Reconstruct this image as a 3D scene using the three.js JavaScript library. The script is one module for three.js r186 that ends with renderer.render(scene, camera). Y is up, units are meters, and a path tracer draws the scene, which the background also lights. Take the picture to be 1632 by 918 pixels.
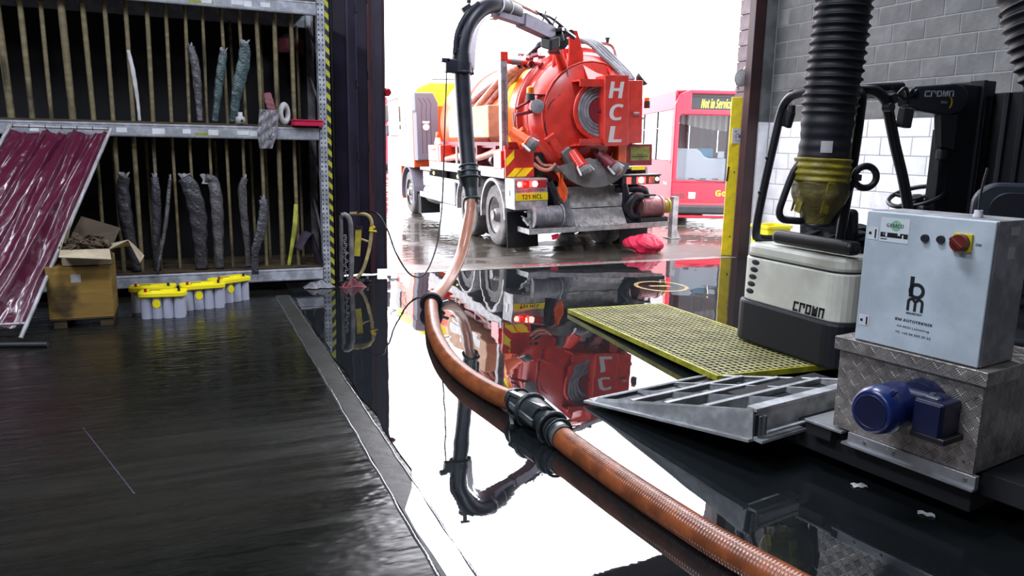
import * as THREE from 'three';
import { RoundedBoxGeometry } from 'three/addons/geometries/RoundedBoxGeometry.js';
import { TextGeometry } from 'three/addons/geometries/TextGeometry.js';
import { FontLoader } from 'three/addons/loaders/FontLoader.js';
import { RectAreaLightUniformsLib } from 'three/addons/lights/RectAreaLightUniformsLib.js';
import * as BGU from 'three/addons/utils/BufferGeometryUtils.js';

// ---------------------------------------------------------------- camera, sky, exposure
const scene = new THREE.Scene();
const camera = new THREE.PerspectiveCamera(2 * Math.atan(459 / 1205) * 180 / Math.PI, 1632 / 918, 0.05, 400);
{
  const R = Math.PI / 180, pitch = 10.6 * R, roll = 1.11 * R, yaw = 23.18 * R;
  camera.position.set(0, 1.6, 0);
  camera.rotation.order = 'YXZ';
  camera.rotation.set(-pitch, -yaw, roll);
}
const SKY = 8;                       // luminance of the overcast sky
const rnd = (() => { let s = 12345; return () => { s = (s * 1664525 + 1013904223) >>> 0; return s / 4294967296; }; })();
const rr = (a, b) => a + (b - a) * rnd();
function lattice(seed) {               // tiling value noise
  return (x, y, px, py) => {
    const h = (i, j) => { i = ((i % px) + px) % px; j = ((j % py) + py) % py; let n = (i * 374761393 + j * 668265263 + seed * 982451653) | 0; n = Math.imul(n ^ (n >>> 13), 1274126177); return ((n ^ (n >>> 16)) >>> 0) / 4294967296; };
    const i = Math.floor(x), j = Math.floor(y), u = x - i, v = y - j, s = u * u * (3 - 2 * u), t = v * v * (3 - 2 * v);
    return (h(i, j) * (1 - s) + h(i + 1, j) * s) * (1 - t) + (h(i, j + 1) * (1 - s) + h(i + 1, j + 1) * s) * t;
  };
}
const N1 = lattice(3), N2 = lattice(17);
function fbm(u, v, fx, fy, oct = 5, N = N1, gain = 0.5) {  // u, v in 0..1, tiles
  let a = 1, s = 0, t = 0;
  for (let o = 0; o < oct; o++) { s += a * N(u * fx, v * fy, fx, fy); t += a; a *= gain; fx *= 2; fy *= 2; }
  return s / t;
}
{ // overcast sky: an even bright layer with faint cloud texture
  const W = 512, H = 256, d = new Float32Array(W * H * 4);
  for (let j = 0; j < H; j++) for (let i = 0; i < W; i++) {
    const c = 0.86 + 0.28 * fbm(i / W, j / H, 10, 10, 5), k = (j * W + i) * 4;
    d[k] = SKY * c * 0.985; d[k + 1] = SKY * c * 0.985; d[k + 2] = SKY * c * 1.06; d[k + 3] = 1;
  }
  const t = new THREE.DataTexture(d, W, H, THREE.RGBAFormat, THREE.FloatType);
  t.mapping = THREE.EquirectangularReflectionMapping; t.magFilter = THREE.LinearFilter; t.colorSpace = THREE.LinearSRGBColorSpace; t.needsUpdate = true;
  scene.background = t; scene.environment = t;
}
const renderer = new THREE.WebGLRenderer({ antialias: true });
renderer.toneMapping = THREE.LinearToneMapping;
renderer.toneMappingExposure = 1.0;
renderer.shadowMap.enabled = true;
RectAreaLightUniformsLib.init();
const ROOFLIGHT = 36;                 // radiance of the workshop's ceiling lights
const font = await new FontLoader().loadAsync('fonts/droid/droid_sans_bold.typeface.json');

// ---------------------------------------------------------------- textures
function tex(w, h, f, srgb, repeat = 1) {
  const d = new Uint8Array(w * h * 4);
  for (let j = 0; j < h; j++) for (let i = 0; i < w; i++) {
    const c = f(i / w, j / h), k = (j * w + i) * 4;
    for (let q = 0; q < 3; q++) d[k + q] = Math.max(0, Math.min(255, Math.round(255 * (Array.isArray(c) ? c[q] : c))));
    d[k + 3] = 255;
  }
  const t = new THREE.DataTexture(d, w, h); t.wrapS = t.wrapT = THREE.RepeatWrapping; t.magFilter = THREE.LinearFilter; t.minFilter = THREE.LinearMipmapLinearFilter; t.generateMipmaps = true;
  if (srgb) t.colorSpace = THREE.SRGBColorSpace;
  t.repeat.set(...[].concat(repeat, repeat).slice(0, 2)); t.needsUpdate = true;
  return t;
}
const rep = (t, x, y = x) => { const c = t.clone(); c.repeat.set(x, y); c.needsUpdate = true; return c; };
const mixc = (a, b, t) => a.map((v, i) => v + (b[i] - v) * t);
const sm = (a, b, x) => { const t = Math.max(0, Math.min(1, (x - a) / (b - a))); return t * t * (3 - 2 * t); };
const T = {};
T.grime = tex(256, 256, (u, v) => { const n = fbm(u, v, 4, 4, 6), s = fbm(u, v, 24, 24, 3, N2); return 0.88 + 0.09 * sm(0.3, 0.65, n) + 0.04 * s; }, true);
T.dirty = tex(256, 256, (u, v) => { const n = fbm(u, v, 5, 5, 6, N2), m = fbm(u, v, 14, 14, 4); const k = 0.76 + 0.2 * sm(0.3, 0.66, n) + 0.12 * (m - 0.5); return [k, k * 0.985, k * 0.96]; }, true);
T.wood = tex(256, 256, (u, v) => { const g = fbm(u, v, 3, 40, 4), m = fbm(u, v, 4, 4, 5, N2), k = 0.62 + 0.35 * g - 0.4 * sm(0.55, 0.75, m); return [k, k * 0.97, k * 0.9]; }, true);
T.fine = tex(256, 256, (u, v) => fbm(u, v, 32, 32, 3), false);
T.lumpy = tex(256, 256, (u, v) => fbm(u, v, 6, 6, 5, N2), false);
T.block = tex(256, 256, (u, v) => { const n = fbm(u, v, 40, 40, 3), p = N2(u * 60, v * 60, 60, 60); return 0.6 + 0.4 * n - 0.4 * sm(0.82, 0.95, p); }, false);
T.tread = tex(256, 256, (u, v) => {    // five-bar aluminium tread: alternating groups of raised bars, 4 x 4 groups
  const c = Math.floor(u * 4), r = Math.floor(v * 4), a = (u * 4) % 1 - 0.5, b = (v * 4) % 1 - 0.5, odd = (c + r) % 2;
  const s = Math.SQRT1_2, along = odd ? (a + b) * s : (a - b) * s, across = odd ? (a - b) * s : (a + b) * s;
  const bar = Math.abs(((across * 5.2 + 10.5) % 1) - 0.5);
  return Math.abs(along) < 0.4 && Math.abs(across) < 0.42 ? sm(0.46, 0.24, bar) * sm(0.42, 0.3, Math.abs(along)) : 0;
}, false);
T.brushed = tex(256, 256, (u, v) => 0.3 + 0.5 * fbm(u, v, 5, 5, 5) + 0.15 * fbm(u, v, 3, 60, 2, N2), false);
// left floor: dark oily concrete with sweeping streaks
T.floor = tex(1024, 1024, (u, v) => {
  const n = fbm(u, v, 5, 7, 6), st = fbm(u, v, 8, 90, 4, N2), g = fbm(u, v, 60, 60, 2), k = 0.50 + 0.55 * (n - 0.5) + 0.25 * (st - 0.5) + 0.14 * (g - 0.5);
  return mixc([0.30, 0.31, 0.29], [0.40, 0.38, 0.32], fbm(u, v, 3, 4, 4, N2)).map((c) => c * (0.35 + k));
}, true, 1 / 5);
T.floorRough = tex(1024, 1024, (u, v) => { const st = fbm(u, v, 9, 110, 4, N2), n = fbm(u, v, 6, 6, 5); return 0.14 + 0.12 * sm(0.35, 0.68, st) + 0.12 * sm(0.35, 0.7, n); }, false, 1 / 5);
T.floorBump = tex(1024, 1024, (u, v) => 0.6 * fbm(u, v, 22, 150, 3, N2) + 0.4 * fbm(u, v, 90, 180, 2), false, 1 / 5);
// yard: wet brown-grey concrete, patches standing in water
T.yard = tex(512, 512, (u, v) => { const n = fbm(u, v, 5, 5, 6), g = fbm(u, v, 50, 50, 3, N2), k = 0.42 + 0.22 * (n - 0.5) + 0.18 * (g - 0.5); return [k * 1.05, k, k * 0.93]; }, true, 1 / 6);
T.yardRough = tex(512, 512, (u, v) => 0.06 + 0.3 * sm(0.42, 0.6, fbm(u, v, 4, 9, 6, N2)), false, 1 / 6);
T.ripple = tex(512, 512, (u, v) => fbm(u, v, 8, 40, 4) * 0.7 + fbm(u, v, 30, 90, 3, N2) * 0.3, false, 1 / 3);
T.water = tex(512, 512, (u, v) => fbm(u, v, 6, 6, 3), false, 1 / 4);

// ---------------------------------------------------------------- materials
const lin = (r, g, b) => new THREE.Color().setRGB(r, g, b);
function mat(c, rough = 0.6, metal = 0, o = {}) {
  const { bump, bs = 0.001, ...q } = o;
  const m = new THREE.MeshPhysicalMaterial({ color: Array.isArray(c) ? lin(...c) : new THREE.Color(c), roughness: rough, metalness: metal, ...q });
  if (bump) { m.bumpMap = bump; m.bumpScale = bs; }
  return m;
}
const G2 = rep(T.grime, 0.9), G6 = rep(T.grime, 2.5), D1 = rep(T.dirty, 0.8), D3 = rep(T.dirty, 2.2), W1 = rep(T.wood, 0.8), FB = rep(T.fine, 3), LB = rep(T.lumpy, 3);
const M = {
  galv: mat([0.52, 0.55, 0.64], 0.5, 0.2, { map: D3 }),
  alu: mat([0.60, 0.61, 0.63], 0.38, 0.7, { map: G6, roughnessMap: rep(T.brushed, 1.5) }),
  aluPaint: mat([0.48, 0.48, 0.52], 0.5, 0.2, { map: D3 }),
  tread: mat([0.50, 0.47, 0.46], 0.42, 0.7, { map: D3, bump: rep(T.tread, 5.2), bs: 0.0030 }),
  treadGrey: mat([0.52, 0.51, 0.53], 0.55, 0.2, { map: D3, bump: rep(T.tread, 5), bs: 0.004 }),
  steelDark: mat([0.03, 0.032, 0.038], 0.5, 0.3, { map: G6 }),
  black: mat([0.008, 0.0085, 0.012], 0.42),
  blackMatt: mat([0.005, 0.0055, 0.007], 0.8),
  rubber: mat([0.028, 0.029, 0.034], 0.6, 0, { map: D3 }),
  tyre: mat([0.17, 0.165, 0.17], 0.8, 0, { map: D3, bump: FB, bs: 0.002 }),
  rim: mat([0.33, 0.32, 0.34], 0.55, 0.2, { map: D3 }),
  woodPole: mat([0.26, 0.22, 0.13], 0.7, 0, { map: W1 }),
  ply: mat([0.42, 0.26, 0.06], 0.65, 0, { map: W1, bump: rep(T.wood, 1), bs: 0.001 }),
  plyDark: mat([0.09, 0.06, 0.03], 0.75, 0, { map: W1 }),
  card: mat([0.46, 0.37, 0.25], 0.85, 0, { map: G6 }),
  fluff: mat([0.11, 0.08, 0.05], 0.9, 0, { map: D3 }),
  maroonPvc: mat([0.085, 0.007, 0.026], 0.3, 0, { clearcoat: 1, clearcoatRoughness: 0.16, bump: rep(T.lumpy, 2.5), bs: 0.010 }),
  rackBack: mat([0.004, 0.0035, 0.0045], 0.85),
  wrap: mat([0.10, 0.095, 0.11], 0.4, 0, { bump: rep(T.lumpy, 6), bs: 0.01, map: D3 }),
  wrapDark: mat([0.045, 0.042, 0.055], 0.4, 0, { bump: rep(T.lumpy, 6), bs: 0.01, map: D3 }),
  wrapTeal: mat([0.06, 0.10, 0.11], 0.38, 0, { bump: rep(T.lumpy, 6), bs: 0.01, map: D3 }),
  pale: mat([0.52, 0.5, 0.5], 0.5, 0, { map: G6 }),
  bag: mat([0.36, 0.34, 0.37], 0.3, 0, { bump: rep(T.lumpy, 8), bs: 0.012, transmission: 0.35, side: THREE.DoubleSide }),
  redTray: mat([0.52, 0.01, 0.06], 0.4),
  darkRed: mat([0.16, 0.02, 0.03], 0.5, 0, { map: G6 }),
  mauve: mat([0.08, 0.06, 0.10], 0.5, 0, { map: D3 }),
  lime: mat([0.40, 0.42, 0.06], 0.5, 0, { map: D3 }),
  batCell: mat([0.42, 0.43, 0.52], 0.42),
  yellow: mat([0.72, 0.55, 0.012], 0.45, 0, { map: G6 }),
  yellowDirty: mat([0.56, 0.47, 0.05], 0.5, 0, { map: D3 }),
  beigeTube: mat([0.46, 0.37, 0.16], 0.5, 0, { map: D3 }),
  greyTube: mat([0.25, 0.24, 0.26], 0.5, 0.2, { map: D3 }),
  chain: mat([0.32, 0.31, 0.32], 0.45, 0.7),
  doorLeaf: mat([0.022, 0.014, 0.040], 0.55, 0, { map: D1 }),
  doorRust: mat([0.055, 0.010, 0.016], 0.6, 0, { map: D1 }),
  frameBrown: mat([0.035, 0.009, 0.011], 0.55, 0, { map: D1 }),
  red: mat([0.72, 0.03, 0.014], 0.34, 0, { clearcoat: 0.5, clearcoatRoughness: 0.2, map: G6 }),
  orange: mat([0.85, 0.11, 0.014], 0.4, 0, { clearcoat: 0.4, clearcoatRoughness: 0.25, map: G6 }),
  drumDoor: mat([0.66, 0.036, 0.022], 0.36, 0, { clearcoat: 0.5, clearcoatRoughness: 0.2, map: G6 }),
  maroon: mat([0.22, 0.018, 0.03], 0.45, 0, { map: G6 }),
  busRed: mat([0.62, 0.006, 0.03], 0.45),
  limeRoof: mat([0.75, 0.75, 0.02], 0.45),
  intake: mat([0.13, 0.125, 0.16], 0.6),
  tan: mat([0.62, 0.36, 0.22], 0.7, 0, { map: G6 }),
  white: mat([0.72, 0.72, 0.74], 0.5, 0, { map: G6 }),
  lettering: mat([0.62, 0.55, 0.55], 0.5),
  salmon: mat([0.55, 0.23, 0.17], 0.5, 0, { map: D3 }),
  greyPan: mat([0.25, 0.24, 0.25], 0.6, 0.1, { map: D1 }),
  pinkMetal: mat([0.42, 0.20, 0.22], 0.42, 0.3, { map: D3 }),
  ramp: mat([0.50, 0.53, 0.57], 0.55, 0.35, { map: D3 }),
  filmTop: mat([0.30, 0.29, 0.31], 0.35, 0, { side: THREE.DoubleSide }),
  hoseGrey: mat([0.30, 0.31, 0.36], 0.5, 0, { map: D3 }),
  hoseBlack: mat([0.014, 0.015, 0.03], 0.42, 0, { map: D3 }),
  hoseOrange: mat([0.32, 0.088, 0.028], 0.3, 0, { clearcoat: 0.35, clearcoatRoughness: 0.25, map: D3 }),
  hoseClear: mat([0.60, 0.26, 0.16], 0.35, 0, { clearcoat: 0.3, transmission: 0.3, map: G6 }),
  coupling: mat([0.05, 0.062, 0.07], 0.35, 0.4, { map: D3 }),
  clampMetal: mat([0.38, 0.42, 0.45], 0.35, 0.8, { map: D3 }),
  lilacSteel: mat([0.22, 0.19, 0.26], 0.5, 0.2, { map: G6 }),
  glass: mat([0.75, 0.78, 0.8], 0.03, 0, { transmission: 1, thickness: 0, ior: 1.3 }),
  glassDark: mat([0.10, 0.08, 0.08], 0.05, 0, { transmission: 0.7, thickness: 0, ior: 1.3 }),
  plateYellow: mat([0.68, 0.56, 0.0], 0.4),
  retroYellow: mat([0.95, 0.80, 0.01], 0.4),
  retroRed: mat([0.55, 0.03, 0.02], 0.45),
  signGreen: mat([0.26, 0.27, 0.06], 0.5, 0, { map: D3 }),
  ink: mat([0.012, 0.013, 0.018], 0.5),
  lensRed: mat([0.35, 0.01, 0.02], 0.2),
  tailLight: mat([0.4, 0.02, 0.02], 0.4, 0, { emissive: lin(1, 0.06, 0.05), emissiveIntensity: 3.5 }),
  tailHot: mat([0.8, 0.7, 0.6], 0.4, 0, { emissive: lin(1, 0.62, 0.5), emissiveIntensity: 3 }),
  markerLight: mat([0.8, 0.6, 0.1], 0.4, 0, { emissive: lin(1, 0.8, 0.25), emissiveIntensity: 1.6 }),
  amber: mat([0.75, 0.20, 0.0], 0.25),
  chrome: mat([0.75, 0.75, 0.78], 0.1, 1),
  led: mat([0.6, 0.6, 0.05], 0.5, 0, { emissive: lin(0.75, 1, 0.05), emissiveIntensity: 0.85 }),
  curtain: mat([0.26, 0.22, 0.18], 0.8),
  blueBox: mat([0.02, 0.16, 0.26], 0.5),
  dashWhite: mat([0.50, 0.52, 0.54], 0.4),
  tarmacLine: mat([0.42, 0.015, 0.045], 0.45, 0, { map: rep(T.dirty, 3) }),
  ringPaint: mat([0.40, 0.33, 0.08], 0.25, 0, { map: rep(T.dirty, 4) }),
  ragRed: mat([0.72, 0.012, 0.07], 0.55, 0, { bump: LB, bs: 0.01 }),
  forkWhite: mat([0.74, 0.73, 0.63], 0.42, 0, { map: G2 }),
  forkBlack: mat([0.0045, 0.006, 0.011], 0.55, 0, { map: G6 }),
  forkNavy: mat([0.016, 0.021, 0.032], 0.4),
  duct: mat([0.0045, 0.0045, 0.008], 0.6),
  ductTape: mat([0.30, 0.25, 0.022], 0.5, 0, { map: D3, bump: LB, bs: 0.012 }),
  ductWrap: mat([0.15, 0.125, 0.03], 0.55, 0, { map: D3, bump: LB, bs: 0.015 }),
  cabinet: mat([0.52, 0.59, 0.64], 0.45, 0, { map: rep(T.grime, 1.3), bump: rep(T.fine, 8), bs: 0.0003 }),
  cabinetSide: mat([0.40, 0.41, 0.44], 0.5, 0, { map: rep(T.dirty, 2), bump: rep(T.fine, 8), bs: 0.0004 }),
  blue: mat([0.006, 0.018, 0.12], 0.32, 0, { clearcoat: 0.5, clearcoatRoughness: 0.2, map: G6 }),
  blueDark: mat([0.004, 0.009, 0.045], 0.4, 0, { map: G6 }),
  redKnob: mat([0.13, 0.014, 0.01], 0.35),
  grateYellow: mat([0.60, 0.57, 0.25], 0.55, 0, { map: rep(T.dirty, 1.6) }),
  grateEdge: mat([0.42, 0.42, 0.015], 0.5, 0, { map: D3 }),
  water: mat([0.010, 0.012, 0.013], 0.012, 0, { ior: 2.33, bump: T.water, bs: 0.004 }),
  slab: mat([0.115, 0.118, 0.115], 1, 0, { map: T.floor, roughnessMap: T.floorRough, bump: T.floorBump, bs: 0.0055, ior: 1.5 }),
  yard: mat([0.40, 0.38, 0.36], 1, 0, { map: T.yard, roughnessMap: T.yardRough, bump: T.ripple, bs: 0.004, ior: 1.6 }),
  channel: mat([0.032, 0.033, 0.030], 0.42, 0, { map: D1, bump: rep(T.lumpy, 3), bs: 0.002 }),
  channelEdge: mat([0.25, 0.26, 0.28], 0.12, 0.8, { bump: rep(T.lumpy, 6), bs: 0.003 }),
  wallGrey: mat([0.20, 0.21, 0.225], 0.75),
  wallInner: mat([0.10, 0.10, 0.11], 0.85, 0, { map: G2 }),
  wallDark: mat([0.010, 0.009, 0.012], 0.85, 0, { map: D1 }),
  roof: mat([0.03, 0.03, 0.034], 0.85),
  mortarWhite: mat([0.40, 0.40, 0.43], 0.85),
  mortarGrey: mat([0.25, 0.25, 0.255], 0.85),
  pierBlock: mat([0.26, 0.23, 0.26], 0.85, 0, { map: D1, bump: rep(T.block, 1), bs: 0.003 }),
  lampGlow: mat([0.9, 0.9, 0.9], 0.5, 0, { emissive: lin(1, 1, 1), emissiveIntensity: 3 }),
};
for (const m of [M.wrap, M.wrapDark, M.wrapTeal, M.maroonPvc, M.card, M.curtain]) m.side = THREE.DoubleSide;
const blockWhite = [[0.86, 0.86, 0.90], [0.82, 0.82, 0.87], [0.88, 0.88, 0.91]].map((c) => mat(c, 0.6, 0, { map: G2, bump: rep(T.block, 1), bs: 0.003 }));
const blockGrey = [[0.165, 0.176, 0.186], [0.15, 0.16, 0.17], [0.18, 0.188, 0.195]].map((c) => mat(c, 0.7, 0, { map: D1, bump: rep(T.block, 1), bs: 0.004 }));

// ---------------------------------------------------------------- geometry helpers
const V = (x, y, z) => new THREE.Vector3(x, y, z), v3 = (p) => (p.isVector3 ? p : new THREE.Vector3(...p));
const place = (g, x, y, z, r) => { if (r) g.applyMatrix4(new THREE.Matrix4().makeRotationFromEuler(new THREE.Euler(...r))); return g.translate(x, y, z); };
function bx(w, h, d, x = 0, y = 0, z = 0, bev = 0, r = null) {
  const k = Math.min(bev, w / 2.05, h / 2.05, d / 2.05);
  return place(bev ? new RoundedBoxGeometry(w, h, d, bev > 0.03 ? 4 : 2, k) : new THREE.BoxGeometry(w, h, d), x, y, z, r);
}
const span = (x0, x1, y0, y1, z0, z1, bev = 0) => bx(Math.abs(x1 - x0), Math.abs(y1 - y0), Math.abs(z1 - z0), (x0 + x1) / 2, (y0 + y1) / 2, (z0 + z1) / 2, bev);
const AX = { x: [0, 0, -Math.PI / 2], y: null, z: [Math.PI / 2, 0, 0] };
const cy = (r0, r1, h, x, y, z, axis = 'y', seg = 24, open = false) => place(new THREE.CylinderGeometry(r0, r1, h, seg, 1, open), x, y, z, AX[axis]);
const sp = (r, x, y, z, sx = 1, sy = 1, sz = 1) => place(new THREE.SphereGeometry(r, 20, 14).scale(sx, sy, sz), x, y, z);
const torus = (R, r, x, y, z, rot = null, arc = Math.PI * 2) => place(new THREE.TorusGeometry(R, r, 10, 28, arc), x, y, z, rot);
function rod(p, q, r, r2 = r, seg = 10) {
  p = v3(p).clone(); q = v3(q); const d = q.clone().sub(p), g = new THREE.CylinderGeometry(r2, r, d.length(), seg);
  g.applyQuaternion(new THREE.Quaternion().setFromUnitVectors(V(0, 1, 0), d.clone().normalize()));
  const c = p.add(q).multiplyScalar(0.5); return g.translate(c.x, c.y, c.z);
}
function bar(p, q, w, h, up = V(0, 1, 0)) {   // box from p to q, w across, h along up
  p = v3(p).clone(); q = v3(q); const z = q.clone().sub(p), L = z.length(); z.normalize();
  const x = up.clone().cross(z).normalize(), y = z.clone().cross(x), c = p.add(q).multiplyScalar(0.5);
  return new THREE.BoxGeometry(w, h, L).applyMatrix4(new THREE.Matrix4().makeBasis(x, y, z).setPosition(c));
}
const curve = (pts, t = 0.5) => new THREE.CatmullRomCurve3(pts.map(v3), false, 'catmullrom', t);
const tube = (pts, r, seg = 48, rad = 12) => new THREE.TubeGeometry(curve(pts), seg, r, rad);
// sweep: a tube whose radius (and flattening) follows functions of the run t and the angle a
function sweep(pts, radius, seg, rad, { flat = () => [1, 1], up = null, caps = true } = {}) {
  const c = curve(pts), P = c.getSpacedPoints(seg), pos = [], idx = [];
  let n = up ? v3(up).clone() : V(0.3, 0.9, 0.31);
  for (let i = 0; i <= seg; i++) {
    const t = P[Math.min(seg, i + 1)].clone().sub(P[Math.max(0, i - 1)]).normalize();
    n.addScaledVector(t, -n.dot(t)).normalize(); const b = t.clone().cross(n), f = flat(i / seg);
    for (let j = 0; j < rad; j++) {
      const a = (j / rad) * Math.PI * 2, r = radius(i / seg, a);
      const p = P[i].clone().addScaledVector(n, Math.cos(a) * r * f[0]).addScaledVector(b, Math.sin(a) * r * f[1]); pos.push(p.x, p.y, p.z);
    }
  }
  for (let i = 0; i < seg; i++) for (let j = 0; j < rad; j++) { const a = i * rad + j, b = i * rad + (j + 1) % rad, d = a + rad, e = b + rad; idx.push(a, b, d, b, e, d); }
  if (caps) for (const i of [0, seg]) { const k = pos.length / 3; pos.push(P[i].x, P[i].y, P[i].z); for (let j = 0; j < rad; j++) { const a = i * rad + j, b = i * rad + (j + 1) % rad; i ? idx.push(a, b, k) : idx.push(b, a, k); } }
  const g = new THREE.BufferGeometry(); g.setAttribute('position', new THREE.Float32BufferAttribute(pos, 3)); g.setIndex(idx); g.computeVertexNormals();
  return g;
}
const lathe = (pts, seg = 40, axis = 'y', x = 0, y = 0, z = 0) => place(new THREE.LatheGeometry(pts.map((p) => new THREE.Vector2(...p)), seg), x, y, z, AX[axis]);
function ex(pts, depth, bevel = 0, holes = []) {
  const s = new THREE.Shape(pts.map((p) => new THREE.Vector2(...p)));
  for (const h of holes) s.holes.push(new THREE.Path(h.map((p) => new THREE.Vector2(...p))));
  return new THREE.ExtrudeGeometry(s, { depth, bevelEnabled: bevel > 0, bevelSize: bevel, bevelThickness: bevel, bevelSegments: 2, curveSegments: 12 });
}
const circ = (cx, cy_, r, n = 20, a0 = 0, a1 = Math.PI * 2) => Array.from({ length: n }, (_, i) => { const a = a0 + (a1 - a0) * i / (a1 - a0 > 6.28 ? n : n - 1); return [cx + r * Math.cos(a), cy_ + r * Math.sin(a)]; });
const rrect = (x0, y0, x1, y1, r, n = 5) => [...circ(x1 - r, y0 + r, r, n, -Math.PI / 2, 0), ...circ(x1 - r, y1 - r, r, n, 0, Math.PI / 2), ...circ(x0 + r, y1 - r, r, n, Math.PI / 2, Math.PI), ...circ(x0 + r, y0 + r, r, n, Math.PI, Math.PI * 1.5)];
function sheet(fn, nu, nv) {            // fn(u, v) -> [x, y, z]
  const pos = [], idx = [];
  for (let j = 0; j <= nv; j++) for (let i = 0; i <= nu; i++) pos.push(...fn(i / nu, j / nv));
  for (let j = 0; j < nv; j++) for (let i = 0; i < nu; i++) { const a = j * (nu + 1) + i, b = a + 1, c = a + nu + 1, d = c + 1; idx.push(a, b, c, b, d, c); }
  const g = new THREE.BufferGeometry(); g.setAttribute('position', new THREE.Float32BufferAttribute(pos, 3)); g.setIndex(idx); g.computeVertexNormals(); return g;
}
function quad(a, b, c, d, th = 0.004) {  // plate with thickness through four corners
  [a, b, c, d] = [a, b, c, d].map(v3); const n = b.clone().sub(a).cross(d.clone().sub(a)).normalize().multiplyScalar(th / 2);
  const P = [a, b, c, d].flatMap((p) => [p.clone().add(n), p.clone().sub(n)]), F = [[0, 2, 4, 6], [7, 5, 3, 1], [0, 1, 3, 2], [2, 3, 5, 4], [4, 5, 7, 6], [6, 7, 1, 0]], pos = [];
  for (const f of F) for (const k of [0, 1, 2, 0, 2, 3]) pos.push(...P[f[k]].toArray());
  const g = new THREE.BufferGeometry(); g.setAttribute('position', new THREE.Float32BufferAttribute(pos, 3)); g.computeVertexNormals(); return g;
}
function text(s, w, h, d = 0.003, shear = 0) {  // lettering of width w and height h, centred, facing +z
  const g = new TextGeometry(s, { font, size: 1, depth: 1, curveSegments: 4, bevelEnabled: false });
  g.computeBoundingBox(); const b = g.boundingBox; g.translate(-(b.min.x + b.max.x) / 2, -(b.min.y + b.max.y) / 2, 0);
  g.scale(w / (b.max.x - b.min.x), h / (b.max.y - b.min.y), d);
  if (shear) g.applyMatrix4(new THREE.Matrix4().makeShear(0, 0, shear, 0, 0, 0));
  return g;
}
function strokes(word, w, h, t, d = 0.003, shear = 0) {  // square stroke lettering (c r o w n), centred, facing +z
  const L = { c: ['t', 'l', 'b'], r: ['l', 't', 'q'], o: ['t', 'l', 'b', 'r'], w: ['l', 'b', 'r', 'm'], n: ['l', 't', 'r'] }, out = [], n = word.length, cw = w / n, lw = cw * 0.8;
  [...word].forEach((ch, i) => {
    const x0 = -w / 2 + i * cw, x1 = x0 + lw, y0 = -h / 2, y1 = h / 2;
    for (const k of L[ch]) {
      if (k === 't') out.push(span(x0, x1, y1 - t, y1, 0, d)); if (k === 'b') out.push(span(x0, x1, y0, y0 + t, 0, d));
      if (k === 'l') out.push(span(x0, x0 + t, y0, y1, 0, d)); if (k === 'r') out.push(span(x1 - t, x1, y0, y1, 0, d));
      if (k === 'm') out.push(span((x0 + x1 - t) / 2, (x0 + x1 + t) / 2, y0, y1 - h * 0.2, 0, d)); if (k === 'q') out.push(span(x1 - t, x1, y1 - h * 0.5, y1, 0, d));
    }
  });
  const g = merge(out); if (shear) g.applyMatrix4(new THREE.Matrix4().makeShear(0, 0, shear, 0, 0, 0)); return g;
}
function merge(list) {
  list = [].concat(list).map((g) => {
    const n = g.index ? g.toNonIndexed() : g.clone();
    for (const k of Object.keys(n.attributes)) if (!['position', 'normal'].includes(k)) n.deleteAttribute(k);
    if (!n.attributes.normal) n.computeVertexNormals(); n.morphAttributes = {}; n.clearGroups(); return n;
  });
  return list.length === 1 ? list[0] : BGU.mergeGeometries(list);
}
function metreUV(g, ox = 0, oy = 0) {    // box-projected uv in metres
  const p = g.attributes.position, n = g.attributes.normal, uv = new Float32Array(p.count * 2);
  for (let i = 0; i < p.count; i += 3) {
    let ax = 0, ay = 0, az = 0; for (let k = 0; k < 3; k++) { ax += Math.abs(n.getX(i + k)); ay += Math.abs(n.getY(i + k)); az += Math.abs(n.getZ(i + k)); }
    for (let k = 0; k < 3; k++) {
      const q = i + k, x = p.getX(q), y = p.getY(q), z = p.getZ(q);
      const [u, w] = ay > ax && ay > az ? [x, -z] : ax > az ? [-z, y] : [x, y]; uv[q * 2] = u + ox; uv[q * 2 + 1] = w + oy;
    }
  }
  g.setAttribute('uv', new THREE.BufferAttribute(uv, 2)); return g;
}
// ---------------------------------------------------------------- naming helpers
const used = new Map();
const numbered = (n) => { const k = used.get(n) ?? 0; used.set(n, k + 1); return k ? n + '_' + String(k).padStart(3, '0') : n; };
function mesh(name, geos, m, parent, o = {}) {
  const g = merge(geos); if (!o.uv) metreUV(g, o.ox ?? rr(0, 7), o.oy ?? rr(0, 7));
  const r = new THREE.Mesh(g, m); r.name = numbered(name); r.castShadow = r.receiveShadow = true;
  if (o.label) r.userData.label = o.label; if (o.kind) r.userData.kind = o.kind;
  (parent ?? scene).add(r); return r;
}
function thing(name, label, category, pos = [0, 0, 0], turn = 0, group) {
  const g = new THREE.Group(); g.name = numbered(name); g.position.set(...pos); g.rotation.y = turn; g.userData = { label, category }; if (group) g.userData.group = group;
  scene.add(g); return g;
}
function struct(name, geos, m, parent) { const r = mesh(name, geos, m, parent); if (!parent) r.userData.kind = 'structure'; return r; }
function structGroup(name) { const g = new THREE.Group(); g.name = numbered(name); g.userData = { kind: 'structure' }; scene.add(g); return g; }
function single(name, label, category, geos, m, group) { const r = mesh(name, geos, m); r.userData.label = label; r.userData.category = category; if (group) r.userData.group = group; return r; }
const each = (name, list, m, parent, o) => list.map((g) => mesh(name, [g], m, parent, o));
function canvasMat(w, h, draw, rough = 0.5, o = {}) {
  const c = document.createElement('canvas'); c.width = w; c.height = h; draw(c.getContext('2d'), w, h);
  const t = new THREE.CanvasTexture(c); t.colorSpace = THREE.SRGBColorSpace; return new THREE.MeshPhysicalMaterial({ map: t, roughness: rough, ...o });
}
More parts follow.
